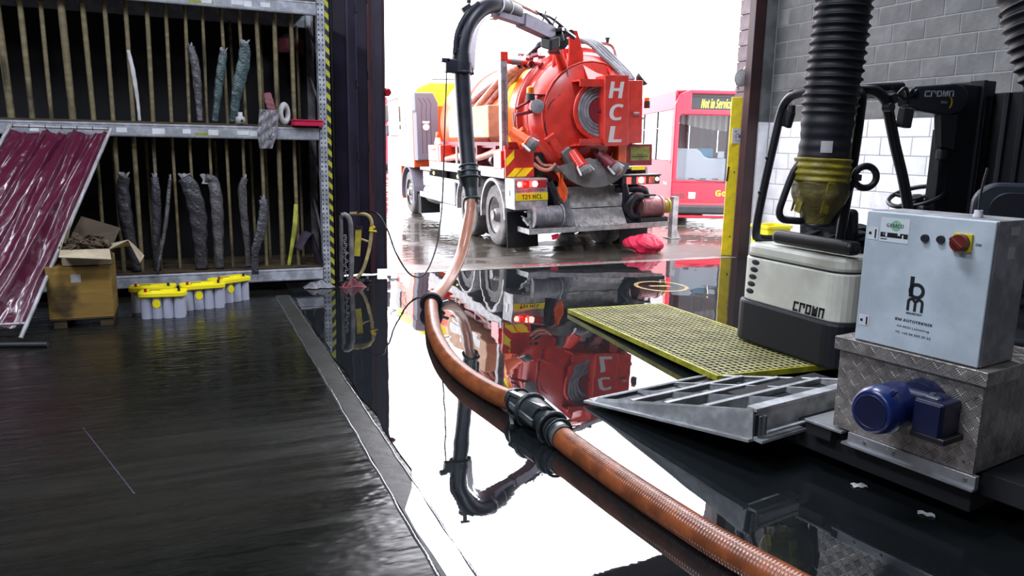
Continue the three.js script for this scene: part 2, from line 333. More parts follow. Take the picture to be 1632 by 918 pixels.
function printed(name, w, h, th, m, parent, pos, rot, label) {   // thin board with the print on its +z face
  const g = new THREE.BoxGeometry(w, h, th), r = new THREE.Mesh(g, m); r.name = numbered(name); r.position.set(...pos); if (rot) r.rotation.set(...rot); r.castShadow = r.receiveShadow = true; if (label) r.userData.label = label;
  parent.add(r); return r;
}

// ================================================================ THE SETTING
const WX = 8.0, ZD = -9.2, HEAD = 5.1, CEIL = 6.6, BACK = 7;   // right wall, door plane, door head, ceiling, rear wall
// floor: concrete slab on the left, drain channel, flooded bay on the right
struct('floor', [span(-7.3, 0.785, -0.25, 0, -9.6, BACK), span(0.785, 0.93, -0.25, -0.012, -9.6, BACK), span(0.93, WX + 0.3, -0.25, -0.004, -9.3, BACK)], M.slab);
{
  const ch = structGroup('drain_channel');
  struct('channel_cover', [span(0.798, 0.918, -0.012, 0.002, -8.2, 0.4)], M.channel, ch);
  for (const x of [0.788, 0.922]) {                                                   // worn edge irons, a little proud and uneven
    const g = sheet((u, v) => { const z = -8.15 + v * 8.4, wob = 0.002 * Math.sin(z * 9 + x * 40) + 0.0015 * Math.sin(z * 23), a = Math.PI * u; return [x + wob - 0.008 * Math.cos(a), 0.001 + 0.0055 * Math.sin(a) * (0.75 + 0.25 * Math.sin(z * 13 + x * 9)), z]; }, 6, 160);
    struct('edge_iron', [g], M.channelEdge, ch);
  }
}
{ // the standing water: a thin film with its own shoreline
  const L = [], n = 60;
  for (let i = 0; i <= n; i++) { const z = 3 - i / n * 12.1, near = sm(-3.55, -2.95, z); L.push([0.955 - 0.145 * near + 0.012 * Math.sin(z * 7) + 0.006 * Math.sin(z * 19), -z]); }
  const g = ex([...L, [2.1, 9.14], [4, 9.10], [6, 9.16], [WX - 0.005, 9.1], [WX - 0.005, -3]], 0.0055);
  g.rotateX(-Math.PI / 2); g.translate(0, -0.002, 0);
  const w = struct('puddle', [g], M.water); w.userData.kind = 'structure';
}
struct('ground', [span(-60, 90, -0.3, -0.006, -120, -9.3)], M.yard);
struct('threshold', [span(2.1, WX, -0.1, 0.004, -9.34, -9.16, 0.004)], mat([0.24, 0.22, 0.21], 0.22, 0, { map: D3, bump: rep(T.ripple, 1.5), bs: 0.012 }));
struct('ceiling', [span(-7.4, WX + 0.4, CEIL, CEIL + 0.25, -9.7, BACK + 0.3)], M.roof);
struct('wall_left', [span(-7.5, -7.2, -0.2, CEIL, -9.7, BACK + 0.3)], M.wallInner);
struct('wall_back', [span(-7.5, WX + 0.4, -0.2, CEIL, BACK, BACK + 0.3)], M.wallInner);
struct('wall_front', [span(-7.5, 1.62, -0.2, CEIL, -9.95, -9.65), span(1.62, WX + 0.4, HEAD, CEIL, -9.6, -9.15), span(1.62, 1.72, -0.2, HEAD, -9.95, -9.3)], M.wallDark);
{ // right wall of concrete blocks: white below, grey above, each block its own piece in recessed joints
  const wr = structGroup('wall_right'), BH = 0.225, BL = 0.45, j = 0.006;
  struct('core', [span(WX + 0.006, WX + 0.3, -0.2, 2.025, -9.3, BACK + 0.3)], M.mortarWhite, wr);
  struct('core', [span(WX + 0.006, WX + 0.3, 2.025, CEIL, -9.3, BACK + 0.3)], M.mortarGrey, wr);
  const geo = {}, blockGeo = (L) => geo[L] ??= Array.from({ length: 4 }, () => metreUV(merge([bx(0.1, BH - 2 * j, L - 2 * j, 0, 0, 0, 0.006)]), rr(0, 9), rr(0, 9)));
  for (let c = 0; c < 21; c++) {
    const y = (c + 0.5) * BH; let z = -9.09 - (c % 2 ? BL / 2 : 0);
    while (z < -3.4) {
      const z0 = Math.max(z, -9.09), L = Math.round((z + BL - z0) * 1000) / 1000, g = blockGeo(L)[Math.floor(rnd() * 4)], M3 = (y < 2.025 ? blockWhite : blockGrey);
      const b = new THREE.Mesh(g, M3[Math.floor(rnd() * 3)]); b.name = numbered('block'); b.position.set(WX + 0.05 + rr(-0.0012, 0.0012), y, z0 + L / 2); b.castShadow = b.receiveShadow = true; wr.add(b); z += BL;
    }
  }
  const ret = structGroup('wall_return');                                             // short return wall between the frame and the corner
  struct('core', [span(7.83, WX, -0.1, 2.025, -9.4, -9.105)], blockWhite[0], ret); struct('core', [span(7.83, WX, 2.025, HEAD, -9.4, -9.105)], blockGrey[1], ret);
}
{ // right door frame and the block pier standing outside it
  struct('door_frame', [span(7.63, 7.83, -0.1, HEAD, -9.27, -9.13, 0.01)], M.frameBrown);
  const pier = structGroup('pier');
  struct('core', [span(7.82, 8.5, -0.2, 5.4, -9.66, -9.31)], M.mortarGrey, pier);
  const g = [0.40, 0.213, 0.17].map((w) => metreUV(merge([bx(0.05, 0.213, w, 0, 0, 0, 0.005)])));   // the reveal faces the opening
  for (let c = 0; c < 24; c++) for (const [k, z] of c % 2 ? [[0, -9.465]] : [[1, -9.56], [2, -9.36]]) {
    const b = new THREE.Mesh(g[k].clone(), M.pierBlock); b.name = numbered('block'); b.position.set(7.812 + rr(-0.001, 0.001), (c + 0.5) * 0.225, z); b.castShadow = b.receiveShadow = true; pier.add(b);
  }
}
{ // folded door leaves on the left of the opening
  const d = structGroup('door_1');
  const xs = [1.66, 1.79, 1.91, 2.03, 2.10, 2.22], zs = [-9.30, -9.20, -9.28, -9.19, -9.22, -9.20];
  for (let i = 0; i < 5; i++) {
    const rust = i === 3, y0 = i > 3 ? 0.07 : 0.015;
    struct('door_leaf', [bar([xs[i], (HEAD + y0) / 2, zs[i]], [xs[i + 1], (HEAD + y0) / 2, zs[i + 1]], 0.035, HEAD - y0)], rust ? M.doorRust : M.doorLeaf, d);
    struct('leaf_rib', [span(xs[i + 1] - 0.014, xs[i + 1] + 0.012, y0, HEAD, zs[i + 1] - 0.03, zs[i + 1] + 0.026, 0.004)], i === 2 || i === 4 ? M.doorRust : M.doorLeaf, d);
  }
  for (let y = 0.6; y < 5; y += 0.85) for (const g of [cy(0.012, 0.012, 0.09, 1.91, y, -9.25), cy(0.012, 0.012, 0.09, 2.03, y + 0.1, -9.165)]) struct('hinge', [g], M.steelDark, d);
}
// ceiling lights (behind and above the camera's view)
for (const [x, z] of [[-4.3, -4.2], [-4.3, 0.6], [0.3, -3.4], [4.4, -5.4]]) {
  const t = thing('ceiling_light', `rectangular white ceiling light over the workshop floor, ${x < -1 ? 'above the racking side' : x < 3 ? 'above the middle aisle' : 'above the flooded bay'}, ${z < 0 ? 'toward the open door' : 'toward the rear wall'}`, 'light', [x, CEIL, z]);
  mesh('housing', [span(-0.62, 0.62, -0.1, 0, -1.32, 1.32, 0.01)], M.wallInner, t); mesh('diffuser', [span(-0.56, 0.56, -0.115, -0.1, -1.26, 1.26)], M.lampGlow, t);
  const l = new THREE.RectAreaLight(0xe6efff, ROOFLIGHT, 1.12, 2.52); l.position.set(x, CEIL - 0.13, z); l.rotation.x = -Math.PI / 2; scene.add(l);
}

// ================================================================ LEFT: RACKING AND WHAT IT HOLDS
{
  const rack = thing('pallet_rack', 'tall galvanised pallet rack of two tiers with timber dividers and a hazard striped end post', 'rack', [0, 0, 0]);
  const ZF = -8.49, ZB = -9.5;
  const tapeMat = canvasMat(64, 1024, (c, w, h) => { c.fillStyle = '#15151c'; c.fillRect(0, 0, w, h); c.fillStyle = '#a9a52e'; for (let y = -80; y < h + 80; y += 40) { c.beginPath(); c.moveTo(0, y); c.lineTo(w, y + 14); c.lineTo(w, y + 34); c.lineTo(0, y + 20); c.fill(); } }, 0.55);
  const up = mesh('upright', [span(1.335, 1.42, 0.0, 3.12, ZF - 0.008, ZF, 0.002), span(1.335, 1.343, 0, 3.12, ZF - 0.07, ZF), span(1.30, 1.455, 0, 0.008, ZF - 0.09, ZF + 0.03)], M.galv, rack, { label: 'front end post punched with slots' });
  mesh('slots', Array.from({ length: 60 }, (_, i) => [span(1.352, 1.364, i * 0.051 + 0.06, i * 0.051 + 0.078, ZF, ZF + 0.0015), span(1.390, 1.402, i * 0.051 + 0.06, i * 0.051 + 0.078, ZF, ZF + 0.0015)]).flat(), M.ink, up);
  printed('hazard_tape', 0.042, 3.05, 0.012, tapeMat, up, [1.443, 1.57, ZF - 0.006]);
  for (const [y0, y1] of [[2.915, 3.05], [1.625, 1.755], [0.10, 0.232]]) {
    const b = mesh('beam', [span(-5, 1.36, y0, y1, ZF - 0.05, ZF - 0.004, 0.006), span(-5, 1.36, y0 + 0.012, y0 + 0.02, ZF - 0.004, ZF), span(-5, 1.36, y1 - 0.02, y1 - 0.012, ZF - 0.004, ZF)], M.galv, rack);
    mesh('beam', [span(-5, 1.42, y0, y1, ZB, ZB + 0.05)], M.galv, rack);
    if (y0 > 1) each('beam_label', [-1.35, -0.62, -0.3, -0.02, 0.22, 0.5, 0.62, 0.78].map((x, i) => span(x, x + 0.075 + 0.02 * (i % 3), y0 + 0.03 + 0.01 * (i % 2), y0 + 0.085, ZF - 0.004, ZF - 0.002)), M.white, b);
    if (y0 > 1) mesh('beam_mark', [span(0.1, 0.33, y0 + 0.025, y0 + 0.05, ZF - 0.004, ZF - 0.0022)], M.lime, b);
  }
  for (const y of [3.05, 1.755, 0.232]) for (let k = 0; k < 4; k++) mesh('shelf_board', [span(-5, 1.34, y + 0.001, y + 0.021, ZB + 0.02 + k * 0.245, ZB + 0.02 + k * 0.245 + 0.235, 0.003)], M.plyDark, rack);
  mesh('rear_upright', [span(1.36, 1.45, 0, 3.1, ZB - 0.02, ZB + 0.03), span(1.36, 1.37, 0, 3.1, ZB, ZB + 0.06)], M.greyTube, rack);
  for (const [a, b] of [[0.35, 1.0], [1.0, 1.65], [1.9, 2.4], [2.4, 2.95]]) mesh('brace', [rod([1.39, a, ZF - 0.05], [1.39, b, ZB + 0.02], 0.014)], M.greyTube, rack);
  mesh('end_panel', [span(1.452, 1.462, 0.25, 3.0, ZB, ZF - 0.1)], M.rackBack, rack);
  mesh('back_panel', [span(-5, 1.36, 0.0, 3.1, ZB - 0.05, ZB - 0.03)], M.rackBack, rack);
  mesh('crossbar', [span(1.0, 1.33, 2.62, 2.78, ZB + 0.06, ZB + 0.08)], M.darkRed, rack);
  const upP = [[-1.55, -1.51, 0.034], [-1.36, -1.34, 0.026], [-1.19, -1.18, 0.021], [-1.02, -1.0, 0.034], [-0.84, -0.82, 0.025], [-0.65, -0.65, 0.022], [-0.47, -0.47, 0.022], [-0.28, -0.29, 0.022], [-0.11, -0.12, 0.019], [0.07, 0.05, 0.018], [0.23, 0.22, 0.016], [0.41, 0.42, 0.018], [0.58, 0.60, 0.018], [0.75, 0.76, 0.022], [0.93, 0.92, 0.024], [1.10, 1.10, 0.024]];
  for (const [a, b, r] of upP) mesh('divider_pole', [rod([a, 2.93, -8.66 + rr(-0.02, 0.02)], [b, 1.777, -8.64], r, r * 0.95)], M.woodPole, rack);
  for (const [i, y] of [-1.93, -1.75, -0.82, -0.65, -0.48, -0.3, -0.125, 0.04, 0.23, 0.395, 0.56, 0.75, 0.925, 1.09].entries()) mesh('divider_pole', [rod([y, 1.63, -8.66 + rr(-0.02, 0.02)], [y + rr(-0.012, 0.006), 0.254, -8.64], [0.02, 0.02, 0.018, 0.022, 0.023, 0.017, 0.016, 0.015, 0.015, 0.016, 0.017, 0.019, 0.025, 0.02][i])], M.woodPole, rack);
  for (const x of [-0.72, -0.4, 0.3, 0.68, 0.84, 1.0, 1.16, 1.22]) mesh('rear_pole', [rod([x, 1.6, -9.25], [x + 0.01, 0.254, -9.25], 0.017)], M.woodPole, rack);
  for (const x of [0.52, 0.83, 1.0, 1.16, 1.23]) mesh('rear_pole', [rod([x, 2.9, -9.25], [x + 0.01, 1.777, -9.25], 0.017)], M.woodPole, rack);
}
// things standing in the racking: wrapped trims and bundles, each its own
function bundle(name, label, cat, pts, width, thick, m, { folds = 5, top = 1, wob = 0.10, seg = 46, group } = {}) {
  const s = rr(0, 9);
  const g = sweep(pts, (t, a) => width * (0.72 + 0.28 * Math.sin(Math.PI * Math.min(1, t * 1.15 + 0.12))) * (1 + wob * Math.sin(folds * a + s + 5 * t) * 0.5 + wob * 0.6 * Math.sin(t * 37 + 2 * a + s)), seg, 18, { flat: () => [thick / width, 1], up: [0, 0, 1] });
  const r = single(name, label, cat, [g], m, group);
  if (top && m !== M.pale && m !== M.darkRed && m !== M.lime) {                       // gathered film at the head of the bundle
    const p = v3(pts[0]), w = width * 0.85;
    mesh('gathered_film', [sheet((u, v) => { const a = u * 6.283, q = w * (0.35 + 0.65 * Math.abs(v - 0.45)) * (1 + 0.3 * Math.sin(a * 5 + s) * v); return [p.x + q * Math.cos(a) * (1 + 0.3 * Math.sin(s)), p.y - 0.06 + v * 0.085 + 0.02 * Math.sin(a * 3 + s) * v, p.z + q * Math.sin(a) * 0.6]; }, 30, 8)], M.filmTop, r);
  }
  return r;
}
bundle('trim_strip', 'thin white stick with a knobbed foot leaning against an upper tier divider pole', 'strip', [[-0.47, 2.46, -8.62], [-0.445, 2.3, -8.6], [-0.43, 2.16, -8.58], [-0.415, 1.95, -8.57], [-0.41, 1.782, -8.56]], 0.02, 0.014, M.pale);
bundle('wrapped_bundle', 'pale grey film wrapped bundle with a bent top, standing on the upper tier', 'bundle', [[0.10, 2.53, -8.62], [0.125, 2.42, -8.6], [0.14, 2.28, -8.6], [0.145, 2.07, -8.6], [0.15, 1.79, -8.58]], 0.042, 0.03, M.wrap);
bundle('wrapped_bundle', 'narrow teal film wrapped bundle leaning left on the upper tier', 'bundle', [[0.41, 2.5, -8.60], [0.38, 2.35, -8.58], [0.35, 2.18, -8.57], [0.32, 1.98, -8.56], [0.29, 1.79, -8.56]], 0.044, 0.03, M.wrapTeal);
bundle('wrapped_bundle', 'wider teal wrapped bundle with a broad crumpled head, beside the white canister', 'bundle', [[0.62, 2.59, -8.6], [0.605, 2.42, -8.59], [0.55, 2.22, -8.58], [0.50, 2.0, -8.57], [0.48, 1.79, -8.58]], 0.062, 0.03, M.wrapTeal);
{
  const t = thing('canister', 'small white canister with a dark round hole, on the upper tier behind the beam', 'canister', [0.54, 1.777, -8.545]);
  mesh('body', [lathe([[0, 0], [0.05, 0], [0.05, 0.05], [0.042, 0.07], [0.024, 0.08], [0.024, 0.12], [0, 0.12]], 24)], M.pale, t); mesh('hole', [cy(0.014, 0.014, 0.01, 0.012, 0.03, 0.049, 'z')], M.ink, t);
}
bundle('sheet_offcut', 'dark red flat offcut leaning in a clear plastic bag on the upper tier', 'offcut', [[0.825, 2.11, -8.63], [0.84, 2.02, -8.6], [0.87, 1.9, -8.57], [0.90, 1.80, -8.54]], 0.045, 0.012, M.darkRed);
single('tape_roll', 'pale fuzzy roll standing on edge beside the red tray', 'roll', [torus(0.075, 0.034, 0, 0, 0, null).scale(0.62, 1.15, 1).rotateY(0.55).translate(0.985, 1.895, -8.55)], M.pale);
{
  const t = thing('red_tray', 'shallow crimson plastic tray overhanging the upper beam', 'tray', [1.215, 1.778, -8.52]);
  const out = rrect(-0.16, -0.09, 0.16, 0.09, 0.05), inn = rrect(-0.15, -0.08, 0.15, 0.08, 0.045);
  mesh('wall', [ex(out, 0.055, 0.004, [inn]).rotateX(-Math.PI / 2), ex(out, 0.006).rotateX(-Math.PI / 2)], M.redTray, t); mesh('rim', [ex(rrect(-0.172, -0.10, 0.172, 0.10, 0.055), 0.008, 0.002, [inn]).rotateX(-Math.PI / 2).translate(0, 0.05, 0)], M.redTray, t);
}
{ // crumpled clear bag hanging over the beam
  const s = (u, v) => { const k = 0.03 * Math.sin(u * 17 + v * 5) + 0.02 * Math.sin(v * 23 + u * 9), w = v < 0.6 ? 1 : 1 - (v - 0.6) * 0.9; return [0.80 + (u - 0.5) * 0.2 * w + 0.05 * (0.5 - v), 1.93 - v * 0.40, -8.46 + 0.03 * Math.sin(u * 6.3) + k * 0.5]; };
  single('plastic_bag', 'crumpled clear plastic bag draped over the upper beam below the red offcut', 'bag', [sheet(s, 26, 26)], M.bag);
}
bundle('wrapped_bundle', 'long grey wrapped moulding with hooked top beside the cardboard carton, lower tier', 'bundle', [[-0.585, 1.23, -8.6], [-0.61, 1.1, -8.6], [-0.60, 0.85, -8.58], [-0.56, 0.5, -8.57], [-0.53, 0.262, -8.58]], 0.062, 0.045, M.wrapDark);
bundle('wrapped_bundle', 'short dark bundle with a thin frayed tip, third along the lower tier from the carton', 'bundle', [[-0.31, 1.22, -8.62], [-0.305, 1.05, -8.6], [-0.32, 0.75, -8.6], [-0.34, 0.5, -8.58], [-0.34, 0.262, -8.6]], 0.045, 0.03, M.wrapDark);
bundle('walking_stick', 'slanting pale grey stick with a knob on top, lower tier', 'stick', [[-0.165, 1.21, -8.6], [-0.18, 1.12, -8.6], [-0.225, 0.8, -8.55], [-0.29, 0.48, -8.5], [-0.34, 0.262, -8.47]], 0.02, 0.02, M.wrap, { wob: 0.1 });
bundle('wrapped_bundle', 'bulky grey film wrapped pair of mouldings with ragged top, middle of the lower tier', 'bundle', [[-0.03, 1.22, -8.6], [0.03, 1.1, -8.58], [0.075, 0.85, -8.56], [0.085, 0.5, -8.55], [0.09, 0.262, -8.55]], 0.085, 0.05, M.wrapDark);
bundle('wrapped_bundle', 'tall grey wrapped moulding hooked at its head, just right of the bulky pair', 'bundle', [[0.17, 1.215, -8.6], [0.24, 1.18, -8.6], [0.265, 1.0, -8.57], [0.265, 0.62, -8.55], [0.265, 0.262, -8.55]], 0.062, 0.045, M.wrap);
bundle('wrapped_bundle', 'slim grey bundle with a folded top and a pinkish label, lower tier', 'bundle', [[0.56, 1.215, -8.58], [0.525, 1.1, -8.58], [0.535, 0.8, -8.57], [0.55, 0.5, -8.56], [0.55, 0.262, -8.56]], 0.04, 0.03, M.wrap);
bundle('wrapped_bundle', 'dark shiny curved strip with a white tip leaning on the lower beam', 'bundle', [[0.73, 0.99, -8.55], [0.735, 0.88, -8.52], [0.69, 0.66, -8.47], [0.62, 0.44, -8.44], [0.61, 0.2, -8.43]], 0.05, 0.014, M.wrapDark);
bundle('trim_strip', 'lime green flat strip bowed against a pole, lower tier', 'strip', [[1.08, 0.93, -8.6], [1.055, 0.7, -8.56], [1.02, 0.5, -8.55], [0.975, 0.262, -8.55]], 0.026, 0.01, M.lime, { wob: 0.04 });
single('mudguard', 'curved mauve mudguard standing at the rack end', 'mudguard', [sheet((u, v) => { const a = -0.2 + v * 2.1, w = (u - 0.5) * 0.17; const p = v < 0.45 ? [1.08 + 0.14 * Math.sin(v / 0.45 * 1.3), 0.45 + 0.17 * Math.sin(Math.min(1, v / 0.35) * 1.57)] : [1.215 + (v - 0.45) * 0.19, 0.62 - (v - 0.45) * 0.65]; return [p[0] + w * 0.35, p[1] - w * 0.1, -8.56 + w]; }, 8, 40), sheet((u, v) => { const w = (0.5 - u) * 0.17; const p = v < 0.45 ? [1.08 + 0.14 * Math.sin(v / 0.45 * 1.3), 0.445 + 0.165 * Math.sin(Math.min(1, v / 0.35) * 1.57)] : [1.205 + (v - 0.45) * 0.19, 0.61 - (v - 0.45) * 0.65]; return [p[0] + w * 0.35, p[1] - w * 0.1, -8.56 + w]; }, 8, 40)], M.mauve);
single('plastic_bag', 'crushed pale plastic bag on the floor under the rack end', 'bag', [sheet((u, v) => [1.12 + u * 0.34, 0.012 + 0.06 * Math.sin(Math.PI * u) * Math.sin(Math.PI * v) * (1 + 0.5 * Math.sin(u * 19 + v * 7)) , -8.42 - v * 0.16 - 0.02 * Math.sin(u * 14)], 24, 14)], M.bag);

// ---- leaning screen with the maroon PVC curtain
{
  const t = thing('welding_screen', 'leaning metal frame screen with a creased glossy maroon PVC curtain', 'screen', [0, 0, 0]);
  const TL = V(-1.49, 1.70, -8.40), TR = V(-0.66, 1.69, -8.40), BR = V(-1.29, 0.03, -6.87), BL = V(-2.12, 0.04, -6.87);
  mesh('frame_tube', [rod(TL, TR, 0.013)], M.aluPaint, t); mesh('frame_tube', [rod(TR, BR, 0.017)], M.aluPaint, t); mesh('frame_tube', [rod(TL, BL, 0.017)], M.aluPaint, t);
  mesh('frame_tube', [rod(BL.clone().lerp(TL, 0.06), BR.clone().lerp(TR, 0.06), 0.012)], M.aluPaint, t);
  mesh('foot_rail', [rod([-2.3, 0.022, -6.98], [-1.07, 0.022, -6.63], 0.022)], M.steelDark, t);
  const nrm = TR.clone().sub(TL).cross(BL.clone().sub(TL)).normalize().negate();
  const FOLDS = [[0.10, -0.06, 0.035, 0.05], [0.24, 0.03, 0.05, -0.04], [0.33, -0.10, 0.03, 0.06], [0.47, 0.10, 0.045, 0.05], [0.55, -0.16, 0.025, -0.045], [0.66, -0.05, 0.04, 0.06], [0.80, 0.06, 0.05, -0.05], [0.88, -0.20, 0.03, 0.055], [0.97, -0.05, 0.03, 0.04]];
  const cur = sheet((u, v) => {
    const p = TL.clone().lerp(TR, 0.015 + u * 0.97).lerp(BL.clone().lerp(BR, 0.015 + u * 0.97), 0.012 + v * 0.93);
    const sag = 0.03 * Math.sin(Math.PI * u * 3) ** 2 * Math.max(0, 1 - v * 6), w = u + 0.09 * (fbm(u, v, 3, 3, 3) - 0.5) + 0.05 * (v - 0.5) * Math.sin(u * 5);
    let d = -0.05 + 0.05 * Math.sin(Math.PI * v) * Math.sin(Math.PI * u);
    for (const [c, k, wd, amp] of FOLDS) { const q = (w - c - k * v) / (wd * (0.55 + 0.7 * v)); d += amp * (0.5 + 0.5 * Math.sqrt(v)) * Math.exp(-q * q); }
    d += 0.030 * (1 - Math.abs(2 * fbm(u + v * 0.4, v, 5, 4, 4) - 1)) + 0.02 * fbm(w, v, 14, 7, 3, N2);
    p.addScaledVector(nrm, d); p.y -= sag; return p.toArray();
  }, 110, 120);
  mesh('curtain', [cur], M.maroonPvc, t);
  for (let i = 0; i < 7; i++) { const p = TL.clone().lerp(TR, 0.03 + i * 0.157); mesh('tie', [torus(0.017, 0.003, p.x, p.y, p.z, [0, Math.PI / 2, 0])], M.ink, t); }
}
// ---- crate, carton and its packing
{
  const t = thing('wooden_crate', 'low yellowish plywood crate standing on two wooden feet', 'crate', [0, 0, 0]);
  const x0 = -1.14, x1 = -0.655, zf = -7.25, zb = -7.75, y0 = 0.085, y1 = 0.53;
  mesh('front_board', [span(x0, x1, y0, y1, zf - 0.018, zf, 0.003)], M.ply, t); mesh('back_board', [span(x0, x1, y0, y1, zb, zb + 0.018)], M.ply, t);
  for (const x of [x0, x1 - 0.018]) mesh('side_board', [span(x, x + 0.018, y0, y1, zb + 0.019, zf - 0.019)], M.ply, t);
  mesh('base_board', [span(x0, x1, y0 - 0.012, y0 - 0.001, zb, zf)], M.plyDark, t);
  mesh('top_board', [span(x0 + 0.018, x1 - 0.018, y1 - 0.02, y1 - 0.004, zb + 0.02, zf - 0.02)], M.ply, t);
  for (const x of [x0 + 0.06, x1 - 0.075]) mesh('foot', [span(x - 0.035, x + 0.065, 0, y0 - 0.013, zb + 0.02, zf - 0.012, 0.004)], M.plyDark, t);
  mesh('label', [bx(0.075, 0.07, 0.002, -0.92, 0.43, zf + 0.001)], M.pale, t);
}
{
  const t = thing('cardboard_carton', 'open brown cardboard carton on the plywood crate, flaps splayed', 'box', [0, 0, 0]);
  const x0 = -1.02, x1 = -0.65, zf = -7.27, zb = -7.68, y0 = 0.532, y1 = 0.67;
  mesh('wall', [span(x0, x1, y0, y1, zf - 0.005, zf), span(x0, x1, y0, y1, zb, zb + 0.005), span(x0, x0 + 0.005, y0, y1, zb, zf), span(x1 - 0.005, x1, y0, y1, zb, zf), span(x0, x1, y0, y0 + 0.005, zb, zf)], M.card, t);
  mesh('flap', [quad([x0, y1, zf], [x1, y1, zf], [x1 + 0.02, y1 - 0.07, zf + 0.15], [x0 + 0.01, y1 - 0.035, zf + 0.17], 0.006)], M.card, t);
  mesh('flap', [quad([x1, y1, zf], [x1, y1, zb], [x1 + 0.17, y1 - 0.01, zb + 0.1], [x1 + 0.15, y1 + 0.075, zf + 0.02], 0.006), quad([x1 + 0.15, y1 + 0.075, zf + 0.02], [x1 + 0.17, y1 - 0.01, zb + 0.1], [x1 + 0.25, y1 - 0.10, zb + 0.18], [x1 + 0.23, y1 - 0.12, zf + 0.04], 0.006)], M.card, t);
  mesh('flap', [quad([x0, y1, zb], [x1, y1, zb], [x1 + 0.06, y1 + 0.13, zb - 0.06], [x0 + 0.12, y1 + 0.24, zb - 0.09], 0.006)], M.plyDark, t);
  mesh('flap', [quad([x0, y1, zf], [x0, y1, zb], [x0 + 0.06, y1 + 0.24, zb + 0.02], [x0 + 0.05, y1 + 0.15, zf - 0.05], 0.006)], M.card, t);
}
{ // packing: many crumpled strips nobody could count
  const g = [];
  for (let i = 0; i < 60; i++) { const x = rr(-0.98, -0.70), z = rr(-7.62, -7.32), y = 0.66 + 0.08 * Math.sin(Math.PI * (x + 0.98) / 0.28) * rnd(); g.push(sweep([[x, y - 0.05, z], [x + rr(-0.07, 0.07), y + rr(0, 0.05), z + rr(-0.06, 0.06)], [x + rr(-0.1, 0.1), y + rr(-0.02, 0.05), z + rr(-0.08, 0.08)], [x + rr(-0.12, 0.12), y - 0.04, z + rr(-0.08, 0.08)]], () => 0.014, 12, 5, { flat: () => [0.3, 1.2] })); }
  const s = single('packing_shreds', 'tangle of brown packing shreds heaped in the open carton', 'packing', g, M.fluff); s.userData.kind = 'stuff';
}
// ---- batteries
function battery(label, x, z, turn) {
  const t = thing('battery', label, 'battery', [x, 0, z], turn, 'batteries on the floor by the rack');
  const cells = []; for (let i = 0; i < 4; i++) for (const s of [-1, 1]) cells.push([-0.138 + i * 0.092, s * 0.047]);
  for (const [a, b] of cells) mesh('cell', [cy(0.046, 0.047, 0.205, a, 0.1025, b, 'y', 20)], M.batCell, t);
  const lid = mesh('lid', [ex(rrect(-0.195, -0.105, 0.195, 0.105, 0.045), 0.03, 0.005).rotateX(-Math.PI / 2).translate(0, 0.206, 0), bx(0.2, 0.016, 0.09, 0, 0.245, 0, 0.006)], M.retroYellow, t);
  mesh('terminal', [cy(0.012, 0.013, 0.03, -0.14, 0.255, 0.04, 'y', 12)], M.lensRed, lid); mesh('terminal', [cy(0.012, 0.013, 0.03, 0.14, 0.255, 0.04, 'y', 12)], M.ink, lid);
  mesh('badge', [cy(0.034, 0.034, 0.004, -0.046, 0.14, 0.093, 'z').scale(1, 1.2, 1).translate(0, -0.028, 0)], M.retroYellow, t);
  mesh('lid_print', [bx(0.09, 0.001, 0.03, -0.06, 0.2535, 0.02)], M.ink, lid);
}
battery('yellow topped battery, nearest of the cluster, round yellow badge facing out', -0.265, -7.50, -0.12);
battery('yellow topped battery half hidden behind the nearest one, at the crate end of the row', -0.36, -7.80, -0.1);
battery('yellow topped battery in the middle of the row, between two others', 0.075, -7.80, 0.12);
battery('yellow topped battery at the open end of the row, turned to show its narrow side', 0.33, -8.06, 0.55);
// ---- trolley and tube stand by the rack end
{
  const t = thing('hand_trolley', 'dirty yellow tubular hand trolley leaning by the folded door', 'trolley', [0, 0, 0]);
  mesh('frame', [tube([[1.70, 0.80, -8.78], [1.83, 0.80, -8.76], [1.91, 0.775, -8.75], [1.945, 0.70, -8.74], [1.935, 0.55, -8.73], [1.90, 0.36, -8.72], [1.83, 0.16, -8.70], [1.75, 0.05, -8.69]], 0.021, 60)], M.beigeTube, t);
  mesh('crossbar', [rod([1.76, 0.53, -8.76], [1.915, 0.47, -8.735], 0.013)], M.beigeTube, t);
  mesh('guard', [bx(0.075, 0.33, 0.02, 1.775, 0.475, -8.72, 0.006, [0, 0, -0.08])], M.yellowDirty, t); mesh('guard_lip', [bx(0.085, 0.03, 0.05, 1.79, 0.645, -8.72, 0.005)], M.black, t);
  mesh('clip', [bx(0.065, 0.035, 0.05, 1.95, 0.635, -8.735, 0.008, [0, 0, 0.5]), bx(0.09, 0.018, 0.05, 1.955, 0.60, -8.73, 0.005, [0, 0, -0.15])], M.yellow, t);
  mesh('rear_leg', [rod([1.73, 0.6, -8.8], [1.71, 0.05, -8.82], 0.016)], M.greyTube, t);
  mesh('base', [bx(0.3, 0.02, 0.16, 1.75, 0.02, -8.70, 0.005, [0, 0.2, 0])], M.steelDark, t);
  for (const [x, z] of [[1.64, -8.66], [1.86, -8.64]]) mesh('wheel', [cy(0.045, 0.045, 0.03, x, 0.046, z, 'x'), cy(0.02, 0.02, 0.034, x, 0.046, z, 'x')], M.steelDark, t);
}
